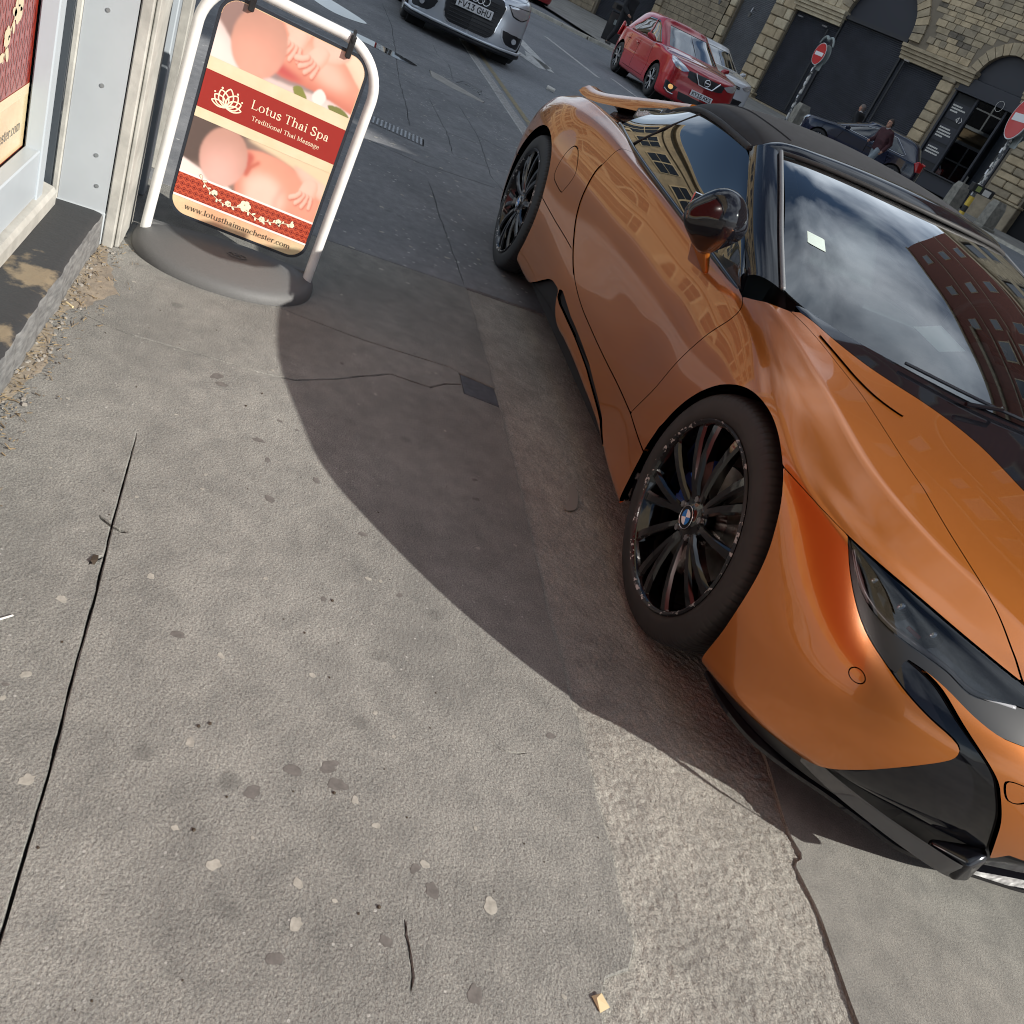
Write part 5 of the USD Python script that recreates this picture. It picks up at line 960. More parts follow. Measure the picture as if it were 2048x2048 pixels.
# base: half-round rubber dome
V = []; th = np.linspace(-PI/2, PI/2, 61); rs = [0, .25, .5, .72, .86, .93, .965, .985, 1.0, 1.0]; zs = [.082, .080, .073, .061, .050, .042, .034, .024, .012, .0]
for a in th: V.append([(-.03+r*(.325*max(math.cos(a), 0)**.72), r*.335*math.sin(a)*(1-.02*math.cos(a)), z) for r, z in zip(rs, zs)])
bm = loftgrid(V); back = bx((-.045, 0, .03), (.05, .60, .06), bev=.012); bt = trimesh.util.concatenate([bm, back]); bt.fix_normals()
base = obj('base', bm, 'base_rubber', sign, smooth=40); obj('base_back', back, 'base_rubber', sign)
obj('base_emblem', [tube([(.085+.018*math.cos(a), .035+.034*math.sin(a), .080) for a in np.linspace(0, 2*PI, 30, endpoint=False)], .0022, 6, True), tube(smooth_poly([(.075, .015, .081), (.09, .028, .0815), (.08, .04, .081), (.095, .055, .079)], 6, False), .0025, 6)], 'base_rubber', base, smooth=40)

# ------------------------------------------------------------ stone building with arches across the street
FT = math.radians(23.); FB = np.array([-30.8, 24.0, 0.]); FD = np.array([math.cos(FT), math.sin(FT), 0]); FN = np.array([FD[1], -FD[0], 0]); FZ = .14
def fac(m): return frame(m, FB, FD, FN, (0, 0, 1))    # built with x along the front, y out towards the street, z up
def stone(name, c1, c2): mat(name, c1, .9, color2=c2, vscale=2.6, bump=.5, bscale=16, bdist=.02, coords='world')
stone('stone_a', (.52, .41, .26), (.36, .28, .175)); stone('stone_b', (.44, .355, .235), (.30, .24, .155)); stone('stone_c', (.35, .285, .195), (.22, .18, .125)); stone('stone_d', (.19, .155, .115), (.11, .095, .072)); stone('stone_pale', (.60, .51, .35), (.44, .36, .24))
mat('mortar', (.20, .165, .12), .95, coords='world')
mat('shutter_dark', (.030, .033, .042), .5, var=.25, vscale=1.2, coords='world'); mat('shutter_grey', (.115, .120, .128), .55, var=.15, vscale=1.4, coords='world')
mat('paint_dark', (.026, .028, .036), .45); mat('pipe_dark', (.03, .03, .033), .5); mat('poster_black', (.015, .016, .018), .6); mat('bread', (.55, .40, .20), .7, var=.25, vscale=20); mat('grey_cloth', (.3, .31, .33), .8)
bld = thing('stone_building', 'tall sandstone building with round arches and dark roller shutters across the street', 'building')
RB = random.Random(11)
def block(x0, x1, z0, z1, y0, y1, b=.02):
    return fac(bx(((x0+x1)/2, (y0+y1)/2, (z0+z1)/2), (x1-x0, y1-y0, z1-z0), bev=b))
SM = ['stone_a', 'stone_b', 'stone_c', 'stone_a', 'stone_b']
# openings along the front: (x0, x1, spring height or None, top)
CA, RA, ZA = -7.95, 1.86, 4.95      # great arch
CS, RS, ZS = -1.12, 1.22, 4.55      # shop arch
openings = [sbox(-12.7, 0, -3.45, 4.42), sbox(CA-RA, 4, CA+RA, ZA).union(_el(CA, ZA, RA, RA, 64)), sbox(-2.75, 0, .78, 4.1), sbox(CS-RS, 4, CS+RS, ZS).union(_el(CS, ZS, RS, RS, 64)), sbox(-16.35, 0, -14.15, 5.6), sbox(-21.6, 0, -16.95, 5.6), sbox(-27.2, 0, -22.4, 5.2), sbox(2.55, 0, 4.6, 3.2), sbox(5.4, 0, 9.0, 4.4)]
OP = shapely.union_all(openings)
wallp = sbox(-34, -.3, 30, 15.5).difference(OP)
for i in range(16): 
    for zz in (8.4, 12.0): wallp = wallp.difference(sbox(-32+3.6*i, zz, -30.5+3.6*i, zz+2.2))
def front(poly, d, y): return fac(frame(ext(poly, d), (0, y, 0), (1, 0, 0), (0, 0, 1), (0, 1, 0)))
obj('wall', front(wallp, .55, -.60), 'mortar', bld, smooth=False)
obj('wall', fac(bx((-2, -7.5, 7.6), (64, 13., 15.8))), 'paint_dark', bld)
obj('parapet', fac(bx((-2, -.1, 15.4), (64.4, 1.1, .5), bev=.05)), 'stone_b', bld)
for i in range(16):
    for zz in (8.4, 12.0): obj('pane', fac(bx((-31.25+3.6*i, -.42, zz+1.1), (1.46, .05, 2.16))), 'dark_window', bld)
# coursed stones of the wall that is in view, one by one
def arch_ok(q): return not OP.buffer(.02).intersects(q)
vs_out = _el(CA, ZA, RA+.62, RA+.62, 64).union(_el(CS, ZS, RS+.45, RS+.45, 64))
z, row_, cnt = 4.82, 0, 0
while z < 8.6:
    h = RB.choice([.17, .20, .23, .27]); x = -5.6+RB.uniform(-.3, 0) if z < 7.6 else -13.5
    while x < 4.2:
        big = RB.random() < .09; w = RB.uniform(.28, .62)*(1.25 if big else 1); q = sbox(x, z, x+w, z+h)
        if arch_ok(q) and not vs_out.intersects(q):
            cnt += 1
            if cnt <= 295: obj('stone', block(x+.008, x+w-.008, z+.008, z+h-.008, -.07, RB.uniform(-.035, .0), .012), 'stone_d' if RB.random() < .13 else RB.choice(SM), bld, smooth=False)
        x += w
    z += h
rest = []
for zz in np.arange(4.8, 15., .26):
    x = -34.
    while x < 30:
        w = RB.uniform(.4, .7); q = sbox(x, zz, x+w, zz+.26)
        if (x > 4.2 or x < -13.5 or zz > 8.55 or (x < -10.5 and zz > 5.3)) and wallp.contains(q) and not vs_out.intersects(q): rest.append(block(x+.01, x+w-.01, zz+.01, zz+.25, -.06, RB.uniform(-.03, 0), 0.))
        x += w
obj('walling', rest, 'stone_b', bld, smooth=False, kind='stuff')
low = []
for zz in np.arange(.0, 4.7, .30):
    for a, b in [(-34, -27.4), (-22.3, -17.05), (4.7, 5.3), (9.1, 30)]:
        x = a
        while x < b-.2: w = min(RB.uniform(.4, .7), b-x); low.append(block(x+.01, x+w-.01, zz+.01, zz+.29, -.06, RB.uniform(-.03, 0), 0.)); x += w
obj('walling', low, 'stone_c', bld, smooth=False, kind='stuff')
# arch stones
def voussoirs(cx, cz, r0, r1, n, a0=0., a1=PI):
    for k in range(n):
        t0, t1 = a0+(a1-a0)*k/n+.008, a0+(a1-a0)*(k+1)/n-.008; rr1 = r1+RB.uniform(-.04, .05); pts = [(cx+r*math.cos(t), cz+r*math.sin(t)) for r, t in [(r0, t0), (rr1, t0), (rr1, t1), (r0, t1)]]
        obj('arch_stone', front(Polygon(pts), .10+RB.uniform(0, .03), -.06), RB.choice(SM), bld, smooth=False)
voussoirs(CA, ZA, RA, RA+.58, 21); voussoirs(CS, ZS, RS, RS+.42, 15)
# piers of dressed blocks
def pier(x0, x1, z0, z1, h, y1, twin=False, mats=SM):
    z = z0; k = 0
    while z < z1-.1:
        hh = min(h*RB.uniform(.92, 1.08), z1-z); cuts = [x0, x1] if not twin else ([x0, x0+(x1-x0)*.38, x1] if k % 2 else [x0, x0+(x1-x0)*.68, x1])
        for a, b in zip(cuts[:-1], cuts[1:]): obj('pier_block', block(a+.008, b-.008, z+.010, z+hh-.010, -.25, y1+RB.uniform(-.02, .03), .035), RB.choice(mats), bld, smooth=False)
        z += hh; k += 1
PM = ['stone_pale', 'stone_a', 'stone_b', 'stone_a']
pier(-14.05, -12.72, .15, 5.7, .46, .10, True, PM); pier(-3.62, -2.92, .80, 4.28, .40, .06, False); pier(.92, 2.45, 1.2, 4.5, .30, .06, True); pier(-22.3, -21.7, .1, 5.4, .5, .10); pier(-16.9, -16.42, .1, 5.4, .5, .10, False, PM)
for x0, x1, z1 in [(-3.74, -2.82, .80), (.72, 2.6, 1.2), (-14.2, -12.6, .5)]:
    obj('plinth', block(x0, x1, -.2, z1-.09, -.3, .14, .03), 'stone_c', bld, smooth=False); obj('plinth_cap', block(x0-.04, x1+.04, z1-.10, z1, -.3, .18, .03), 'stone_b', bld, smooth=False)
def cornice(x0, x1, z0, z1, m):
    zs = np.linspace(z0, z1, 5); 
    for (a, b, y) in [(zs[0], zs[1], .06), (zs[1]+.004, zs[2], .11), (zs[2]+.004, zs[3], .17), (zs[3]+.004, zs[4], .23)]: obj('cornice', block(x0-y*.4, x1+y*.4, a, b, -.35, y, .012), m, bld, smooth=False)
cornice(-12.9, -9.85, 4.42, 5.06, 'stone_pale'); cornice(-6.05, -2.32, 4.22, 4.80, 'stone_b'); cornice(.12, 4.9, 4.22, 4.80, 'stone_b'); cornice(-34, -14.2, 5.62, 6.2, 'stone_pale')
for x0, x1, y in [(-12.6, -9.85, 5.08), (-13.9, -12.75, 5.72)]:
    x = x0
    while x < x1: w = RB.uniform(.45, .75); obj('stone', block(x+.008, min(x+w, x1)-.008, y+.01, y+.36, -.07, RB.uniform(-.02, .02), .02), 'stone_pale', bld, smooth=False); x += w
# roller shutters
def shutter(x0, x1, z0, z1, y, m, pitch=.075):
    zs = np.arange(z0, z1, pitch); V = []
    for a in zs: V += [(y-.018, a), (y+.004, a+pitch*.25), (y+.004, a+pitch*.75)]
    V = np.array(V); v = np.vstack([np.c_[np.full(len(V), x0), V], np.c_[np.full(len(V), x1), V]]); n = len(V); i = np.arange(n-1); f = np.vstack([np.c_[i, n+i, n+i+1], np.c_[i, n+i+1, i+1]])
    mm = trimesh.Trimesh(v, f, process=False)
    if mm.face_normals[:, 1].sum() < 0: mm.invert()
    return obj('roller_shutter', fac(mm), m, bld, smooth=False)
shutter(-12.7, -9.86, .30, 4.42, -.16, 'shutter_dark'); shutter(-9.78, -6.12, .30, 4.84, -.16, 'shutter_dark'); shutter(-6.04, -3.6, .30, 4.22, -.16, 'shutter_dark')
shutter(-16.35, -14.15, .3, 5.6, -.22, 'shutter_grey'); shutter(-21.6, -18.75, .3, 5.6, -.22, 'shutter_grey'); shutter(-18.55, -16.95, .3, 5.6, -.22, 'shutter_grey'); shutter(-27.2, -22.4, .3, 5.2, -.22, 'shutter_dark')
for x in (-9.82, -6.08, -18.65): obj('shutter_guide', fac(bx((x, -.12, 2.4), (.09, .12, 4.7))), 'pipe_dark', bld)
obj('shutter_box', fac(bx((-7.95, -.10, 4.90), (3.66, .16, .16))), 'pipe_dark', bld); obj('tympanum', front(_el(CA, ZA, RA, RA, 64).intersection(sbox(-20, ZA+.03, 5, 20)), .04, -.22), 'paint_dark', bld)
obj('threshold', fac(bx((-8.1, -.02, .17), (9.2, .50, .22), bev=.02)), 'stone_c', bld)
for x in (-5.72, -13.3, -10.35): obj('drainpipe', fac(cyl((x, .0, .4), (x, .0, 4.15), .05, 10)), 'pipe_dark', bld)
for x in (-12.2, -10.6, -5.6): obj('bracket_lamp', fac(bx((x, .02, 4.22), (.30, .10, .06))), 'steel', bld)
for x in (-15.1, -17.4): obj('wall_lamp', [fac(tube([(x, .0, 3.7), (x, .22, 3.75), (x+.05, .30, 3.55)], .03, 8)), fac(cyl((x+.05, .30, 3.5), (x+.05, .30, 3.3), .11, 12, .05))], 'steel', bld)
# the shop in the right-hand arch
obj('shop_tympanum', front(_el(CS, ZS, RS, RS, 48).intersection(sbox(-5, ZS+.02, 5, 9)), .04, -.20), 'paint_dark', bld); obj('shop_fascia', fac(bx((-.98, -.08, 4.27), (3.5, .20, .56), bev=.02)), 'paint_dark', bld); obj('fascia_moulding', fac(bx((-.98, .0, 3.98), (3.56, .26, .06), bev=.01)), 'paint_dark', bld)
obj('shop_sill', fac(bx((-1.45, -.08, .56), (2.5, .22, .62), bev=.02)), 'paint_dark', bld); obj('shop_sill_cap', fac(bx((-1.45, -.04, .90), (2.56, .30, .05), bev=.01)), 'pipe_dark', bld)
for x in (-2.70, -1.62, -.22, .72): obj('shop_mullion', fac(bx((x, -.06, 2.45), (.10, .14, 3.1), bev=.01)), 'paint_dark', bld)
obj('shop_interior', fac(bx((-1.0, -1.3, 2.2), (3.5, .05, 4.0))), 'dark_void', bld); obj('shop_door', fac(bx((.25, -.55, 2.05), (.86, .05, 3.5))), 'dark_window', bld)
bp = obj('shop_poster_board', fac(bx((-2.16, -.12, 2.42), (.96, .03, 3.0))), 'poster_black', bld)
for zc, ws in [(3.35, [.42, .62, .34]), (2.45, [.52, .60, .66, .34]), (1.65, [.50, .64, .60])]:
    obj('poster_panel', fac(bx((-2.16, -.10, zc-.10), (.86, .02, .66))), 'paint_dark', bld)
    for k, w in enumerate(ws):
        x = -2.55
        while x < -2.55+w: L = RB.uniform(.05, .10); obj('lettering', fac(bx((x+L/2, -.085, zc+.10-.11*k), (L*.8, .012, .06))), 'white_litter', bp); x += L
tri = front(Polygon([(-2.05, 3.0), (-1.95, 3.1), (-1.95, 2.9)]).exterior.buffer(.012), .01, -.09); obj('arrow_mark', tri, 'white_litter', bp); obj('arrow_mark', front(LineString([(-1.85, 3.1), (-1.77, 3.0), (-1.85, 2.9)]).buffer(.012), .01, -.09), 'white_litter', bp)
for r in range(9):
    n = max(1, int(5-r*.5))
    for k in range(n): obj('bread_loaf', fac(trimesh.creation.icosphere(2, 1).apply_scale([.12, .10, .06]).apply_translation([-1.35+.17*k+.05*r+.02*RB.random(), -.45, 1.0+.115*r])), 'bread', bld, smooth=True)
obj('window_mug', fac(cyl((-.42, -.45, .95), (-.42, -.45, 1.35), .13, 14)), 'white_litter', bld)
obj('hanging_cloth', fac(bx((-.75, -.5, 2.65), (.30, .05, .35))), 'grey_cloth', bld); obj('ring_sign', front(_ring(-.55, 4.0, .17, .20, .012, .012), .02, .12), 'white_litter', bld)
obj('opening_shade_sheet', fac(bx((3.55, -.35, 1.5), (2.1, .05, 3.4))), 'dark_void', bld); obj('shutter_panel', fac(bx((7.2, -.3, 2.1), (3.6, .05, 4.6))), 'shutter_dark', bld)  # the black sheet at the left stands for shade inside an opening
wsg_ = obj('shop_pane', fac(bx((-.92, -.10, 2.42), (1.3, .02, 3.0))), 'side_glass', bld)
# brick block off to the right, whose shadow lies over the street and which the windscreen mirrors
mat('brick_red', (.17, .052, .032), .85, color2=(.11, .035, .024), vscale=3., coords='world', bump=.2, bscale=30)
brk = thing('brick_building', 'dark red brick building with rows of windows on the street corner', 'building')
BX0, BX1, BY0, BY1, BH = -13.2, 14.6, 21.0, 34.0, 23.0
obj('wall', bx(((BX0+BX1)/2, (BY0+BY1)/2, BH/2-.3), (BX1-BX0, BY1-BY0, BH)), 'brick_red', brk); obj('parapet', bx(((BX0+BX1)/2, (BY0+BY1)/2, BH-.1), (BX1-BX0+.5, BY1-BY0+.5, .5), bev=.06), 'stone_c', brk)
for fl in range(6):
    obj('string_course', bx(((BX0+BX1)/2, BY0-.04, 3.3+3.4*fl), (BX1-BX0+.1, .16, .18)), 'stone_c', brk)
    for i in range(9):
        x = BX0+1.8+3.1*i; w = obj('window', [bx((x, BY0-.03, 1.6+3.4*fl), (1.7, .10, 2.0)), bx((x, BY0-.06, .55+3.4*fl), (1.9, .2, .12))], 'stone_b', brk); obj('pane', bx((x, BY0-.075, 1.65+3.4*fl), (1.5, .03, 1.8)), 'dark_window', w)
    for i in range(4):
        y = BY0+1.8+3.1*i; w = obj('window', bx((BX0-.03, y, 1.6+3.4*fl), (.10, 1.7, 2.0)), 'stone_b', brk); obj('pane', bx((BX0-.075, y, 1.65+3.4*fl), (.03, 1.5, 1.8)), 'dark_window', w)

mill = thing('brick_mill', 'very tall red brick mill rising behind the sandstone building', 'building')
obj('wall', bx((-26., 45., 21.8), (33., 14., 44.)), 'brick_red', mill); obj('parapet', bx((-26., 45., 43.9), (33.5, 14.5, .6), bev=.08), 'stone_c', mill)
for fl in range(5):
    obj('string_course', bx((-26., 37.96, 8.0+7.*fl), (33.1, .2, .22)), 'stone_c', mill)
    for i in range(5):
        x = -38.6+6.5*i; w = obj('window', [bx((x, 37.97, 11.2+7.*fl), (1.8, .12, 2.4)), bx((x, 37.93, 9.95+7.*fl), (2.0, .22, .14))], 'stone_b', mill); obj('pane', bx((x, 37.90, 11.25+7.*fl), (1.6, .03, 2.2)), 'dark_window', w)

# ------------------------------------------------------------ other cars: hatchbacks
glass('car_glass', (.30, .36, .38), boost=3.0)
mat('silver_paint', (.60, .635, .68), .28, .55, coat=1.); mat('red_paint', (.36, .008, .014), .28, .25, coat=1.); mat('white_paint', (.62, .63, .64), .3, 0., coat=1.); mat('navy_paint', (.008, .012, .030), .22, .2, coat=1.)
mat('alloy', (.42, .42, .43), .3, .8); mat('lamp_clear', (.60, .62, .65), .10, .6, coat=1.); mat('tail_red', (.50, .015, .015), .2, coat=1.); mat('lamp_amber', (.8, .42, .12), .25, emit=((1, .55, .2), .35)); mat('grille_black', (.010, .011, .014), .4)
def hatch(name, label, paint, loc, rz, w=.87, H=1.45, xf=1.98, xr=2.0, fa=1.22, ra=1.35, zb=.93, hood=.98, nose=.76, wheelr=.315, plate=None, face='plain', spokes=5, group=None):
    c = thing(name, label, 'car', loc, rz, group)
    X = [-xr, -xr+.02, -xr+.12, -xr+.45, -ra, -.6, 0., .6, .95, fa, xf-.42, xf-.20, xf-.07, xf]
    Wf = np.array([0, .55, .86, .975, 1, 1, 1, 1, 1, 1, .975, .87, .55, 0])
    zc = np.array([zb, zb, zb, zb+.0, zb, zb, zb, zb, hood-.02, hood-.07, nose+.085, nose+.045, nose+.015, nose])
    rows = []
    for r, (fz, wk) in enumerate([(.16, .88), (.20, .965), (.36, 1.), (.55, 1.), (.70, .99)]):
        xx = np.array(X, float).copy(); xx[-4:] += np.array([.0, .01, .02, .02])*(1 if r in (1, 2) else 0)-(.04 if r == 0 else 0); rows.append([(x, w*a*wk, fz*(1 if x < fa+.1 else 1.0)*min(1, .86+nose*.2) if r > 1 else fz) for x, a in zip(xx, Wf)])
    for r, (wk, dz, dx) in enumerate([(.965, -.055, .03), (.90, .0, .07), (.60, .022, .12), (.3, .032, .15), (0., .035, .16)]):
        xx = np.array(X, float).copy(); xx[0] += dx*.4; xx[1] += dx*.4; xx[2] += dx*.3; xx[-3:] -= np.array([dx*.35, dx*.8, dx]); xx[-4] -= dx*.2
        rows.append([(x, w*a*wk, z+dz*(1 if i > 7 else .4)) for i, (x, a, z) in enumerate(zip(xx, Wf, zc))])
    net = np.array(rows, float).transpose(1, 0, 2); net[:, :, 1] *= -1
    ku = np.array([0, .03, .08, .17, .30, .42, .53, .64, .72, .79, .87, .925, .965, 1.]); kv = np.array([0, .05, .15, .26, .36, .46, .56, .72, .86, 1.])
    S = Surf(net, 180, 90, 4., 2., (2.5, 1.6), ku, kv)
    def st_xz(x, z):
        s, t = (x+xr)/(xf+xr)*4., .5
        for _ in range(25):
            p = S.P(s, t); a = np.array([q.ev(s, t, dx=1) for q in S.sp]); b = np.array([q.ev(s, t, dy=1) for q in S.sp]); J = np.array([[a[0], b[0]], [a[2], b[2]]])+1e-9*np.eye(2); d = np.linalg.solve(J, [x-p[0], z-p[2]]); s, t = np.clip(s+np.clip(d[0], -.2, .2), 0, 4), np.clip(t+np.clip(d[1], -.1, .1), 0, 1.05)
        return float(s), float(t)
    gs, gt = np.meshgrid(np.linspace(3.2, 4., 200), np.linspace(0, 1.25, 130), indexing='ij'); GP = S.P(gs, gt)
    def yz(poly):
        pts = resample(list(poly.exterior.coords), .03); out = []
        for y, z in pts:
            d = (GP[..., 1]-y)**2+(GP[..., 2]-z)**2; i = np.unravel_index(d.argmin(), d.shape); out.append((gs[i], gt[i]))
        return Polygon(out).buffer(0)
    def bth(n, m, mm, par=None, **k): o = obj(n, m, mm, par or c, **k); obj(n, mirror_y(m), mm, par or c, **k); return o
    arches = [Polygon([st_xz(x0+(wheelr+.055)*math.cos(a), wheelr+(wheelr+.055)*math.sin(a)) for a in np.radians(np.linspace(-35, 215, 36))]).union(Polygon([(st_xz(x0-.3, .22)[0], -.1), (st_xz(x0+.3, .22)[0], -.1), st_xz(x0+.3, .3), st_xz(x0-.3, .3)])) for x0 in (fa, -ra)]
    AR = shapely.union_all([a.buffer(0) for a in arches]); full = sbox(.0, .02, 4., 2.).difference(AR)
    dl = [LineString([st_xz(x, z) for x, z in pts]) for pts in [[(.75, .30), (.80, .55), (.66, .90)], [(-.22, .28), (-.20, .88)], [(-.22-.75, .45), (-1.0, .60), (-.93, .9)], [(.75, .28), (-.8, .27)]]]
    hl = LineString([(3.98, 1.12), (3.6, 1.16), (2.9, 1.12)]); cutl = shapely.union_all([q.buffer(.005) for q in dl+[hl]])
    body = full.difference(cutl)
    bth('body', panel(S, body, res=.045, thick=.02), paint); bth('inner_shell', panel(S, full.buffer(-.01), lift=-.02, thick=.005, res=.09), 'dark_void')
    # greenhouse
    R0 = [(-xr+.10, 0), (-xr+.12, .55), (-xr+.30, .84), (-.95, .895), (-.1, .90), (.50, .885), (.90, .76), (1.10, .43), (1.16, 0)]
    R1 = [(-xr+.46, 0), (-xr+.48, .42), (-xr+.62, .58), (-.95, .665), (-.40, .68), (-.14, .655), (.04, .53), (.14, .28), (.18, 0)]
    zt = H-.10
    rows = [[(x, a*w, zb-.02+(.055 if i > 5 else 0)) for i, (x, a) in enumerate(R0)], [((x0*.5+x1*.5), w*(a0*.47+a1*.53)+.01, (zb+zt)/2+.01) for (x0, a0), (x1, a1) in zip(R0, R1)], [(x, a*w, zt) for x, a in R1], [(x*.86-.05, a*w*.86, H-.035) for x, a in R1], [(x*.6-.15, a*w*.5, H-.008) for x, a in R1], [(x*.3-.3, 0, H) for x, a in R1]]
    G = np.array(rows, float).transpose(1, 0, 2); G[:, :, 1] *= -1; GH = Surf(G, 140, 80, 3.2, 1.6, (1.2, 1.5), None, np.array([0, .2, .42, .52, .72, 1.]))
    sg_ = -1 if GH.N(1.7, .3)[1] > 0 else 1
    u = lambda k: k/8*3.2
    wsp = Polygon([(u(6.25), .05), (u(8), .05), (u(8), .60), (u(6.1), .60)]); fwn = Polygon([(u(4.08), .06), (u(5.55), .06), (u(5.15), .44), (u(4.55), .60), (u(4.12), .60)]).buffer(-.015).buffer(.015)
    rwn = Polygon([(u(2.55), .10), (u(2.9), .06), (u(3.98), .06), (u(3.98), .60), (u(3.1), .57)]).buffer(-.02).buffer(.02); bkn = Polygon([(u(0), .10), (u(1.15), .10), (u(1.35), .55), (u(0), .55)])
    shell = sbox(0, 0, 3.2, 1.59).difference(shapely.union_all([wsp, fwn, rwn, bkn]))
    roof = bth('roof', panel(GH, shell, res=.05, thick=.012, out=sg_), paint)
    for n, q in (('windscreen', wsp), ('side_window', fwn), ('side_window', rwn), ('rear_window', bkn)): bth(n, panel(GH, q.buffer(.004), lift=-.006, res=.06, thick=.004, out=sg_), 'car_glass')
    bth('window_trim', trimesh.util.concatenate([tube(np.array([GH.P(a, b)+sg_*0 for a, b in resample([(u(2.6), .045), (u(5.6), .045)], .08)])+[0, -.004, 0], .010, 6)]), 'chrome' if face in ('navy',) else 'black_plastic', smooth=True)
    if face == 'navy':
        bth('quarter_trim', tube(np.array([GH.P(a, b) for a, b in [(u(2.6), .05), (u(2.5), .12), (u(3.0), .58), (u(3.9), .62), (u(5.1), .47)]])+[0, -.004, 0], .010, 6), 'chrome', smooth=True)
    obj('cabin_floor', bx((-.2, 0, .55), (2.6, w*1.5, .5)), 'dash_dark', c)
    for x in (-.45, .35):
        for y in (-.36, .36): obj('seat', blob([(x-.25, y, .9), (x-.35, y, 1.12), (x-.2, y-.12, .8), (x-.2, y+.12, .8)], [.13, .09, .12, .12], 8), 'seat_leather', c)
    bth('door_mirror', blob([(.62, -w-.06, zb+.06), (.60, -w-.13, zb+.08), (.64, -w+.0, zb+.03), (.55, -w-.09, zb+.06)], [.055, .05, .04, .06], 12), paint, smooth=60)
    for xx in (-.30, -1.02): bth('door_handle', bx((xx, -w-.008, .80), (.16, .03, .03), bev=.008), paint)
    for x0 in (fa, -ra): bth('wheel_arch_liner', cyl((x0, -w+.10, wheelr), (x0, -w+.36, wheelr), wheelr+.05, 28), 'dark_void')
    # wheels
    for x0 in (fa, -ra):
        for sy in (-1, 1):
            y = sy*(w-.115); prof = [(wheelr*.66, -.085), (wheelr*.72, -.098), (wheelr*.88, -.105), (wheelr*.965, -.09), (wheelr, -.065), (wheelr, .065), (wheelr*.965, .09), (wheelr*.88, .105), (wheelr*.66, .09)]
            wx = UsdGeom.Xform.Define(stage, _path(c, 'wheel')); wx.AddTranslateOp().Set(Gf.Vec3d(x0, y, wheelr)); wx.AddRotateZOp().Set(0 if sy < 0 else 180); wp_ = wx.GetPrim()
            tyr = lathe(prof, 36, 'y'); tyr.fix_normals(); obj('tyre', tyr, 'black_rubber', wp_, smooth=40)
            r1 = wheelr*.69; rm = lathe([(r1, -.098), (r1*.95, -.100), (r1*.92, -.085), (r1*.90, .0), (0, .01)], 32, 'y'); obj('rim', rm, 'wheel_black', wp_, smooth=40)
            sp = [tube(np.array([[math.cos(a+d*k2)*r, -.088+.012*(1-r/r1), math.sin(a+d*k2)*r] for r, k2 in ((.02, .1), (r1*.5, .5), (r1*.95, 1))]), [.02, .016, .018], 6) for a in np.arange(spokes)*2*PI/spokes+.3 for d in (-.22, .22)]
            for q in sp[::2]: pass
            for k in range(spokes): obj('spoke', trimesh.util.concatenate(sp[2*k:2*k+2]), 'alloy', wp_, smooth=50)
            obj('hub', cyl((0, -.10, 0), (0, -.05, 0), .045, 16), 'alloy', wp_)
    obj('underbody', bx((0, 0, .24), (xf+xr-.6, w*1.5, .12)), 'dark_void', c)
    # front details
    def on(n, poly, mm, lift=.004, sym=True, th=.02, par=None):
        m = panel(S, yz(poly), lift=lift, res=.03, thick=th); return bth(n, m, mm, par) if sym else obj(n, m, mm, par or c)
    def half(pts): return Polygon([(-abs(y), z) for y, z in pts])
    nz = nose
    if face == 'hex':
        on('headlight', half([(.46, nz-.045), (.60, nz-.03), (.79, nz-.02), (.815, nz-.09), (.70, nz-.16), (.56, nz-.145)]), 'lamp_clear', .006); on('lamp_mask', half([(.44, nz-.035), (.60, nz-.02), (.80, nz-.01), (.825, nz-.10), (.70, nz-.175), (.55, nz-.16)]), 'grille_black', .003)
        on('grille_frame', half([(0, nz-.01), (.36, nz-.01), (.43, nz-.10), (.36, .30), (.28, .235), (0, .235)]), 'silver_paint' if False else 'chrome', .010); on('grille', half([(0, nz-.025), (.35, nz-.025), (.415, nz-.10), (.35, .31), (.275, .25), (0, .25)]), 'grille_black', .016)
        for zz in np.arange(.29, nz-.05, .045): bth('grille_bar', tube([(xf-.0+.018, -.34+.02, zz), (xf+.035, -.1, zz), (xf+.038, 0, zz)], .006, 6), 'grille_black')
        on('air_intake', half([(.47, .43), (.80, .41), (.78, .25), (.58, .27), (.50, .34)]), 'grille_black', .006); on('intake_frame', half([(.455, .445), (.815, .425), (.80, .225), (.57, .25), (.48, .33)]), 'silver_paint', .003)
        bth('fog_lamp', cyl((xf-.13, -.68, .345), (xf-.085, -.68, .345), .035, 14), 'lamp_clear')
        bth('front_lip', tube([(xf-.30, -.86, .215), (xf-.14, -.78, .205), (xf-.02, -.50, .20), (xf+.03, -.2, .20), (xf+.035, 0, .20)], .020, 8), paint, smooth=True); bth('lower_skirt', tube([(xf-.30, -.83, .165), (xf-.16, -.75, .16), (xf-.05, -.48, .155), (xf, -.2, .155), (xf, 0, .155)], .035, 8), 'grille_black', smooth=True)
        for k in range(4):
            cc = np.array([xf+.045, -.117+.078*k, nz-.115]); obj('badge_ring', tube([cc+[.0, .052*math.cos(a), .052*math.sin(a)] for a in np.linspace(0, 2*PI, 28, endpoint=False)], .0075, 7, True), 'chrome', c, smooth=True)
    elif face == 'vee':
        on('headlight', half([(.43, nz-.06), (.55, nz-.0), (.74, nz+.06), (.80, nz+.075), (.795, nz-.01), (.70, nz-.09), (.55, nz-.11)]), 'lamp_clear', .008)
        on('grille', half([(0, nz-.035), (.44, nz-.045), (.42, nz-.17), (.30, nz-.20), (0, nz-.20)]), 'grille_black', .008)
        bth('grille_chrome', tube([(xf-.005, -.30, nz-.03), (xf+.025, -.16, nz-.20), (xf+.035, 0, nz-.205)], .016, 8), 'chrome', smooth=True)
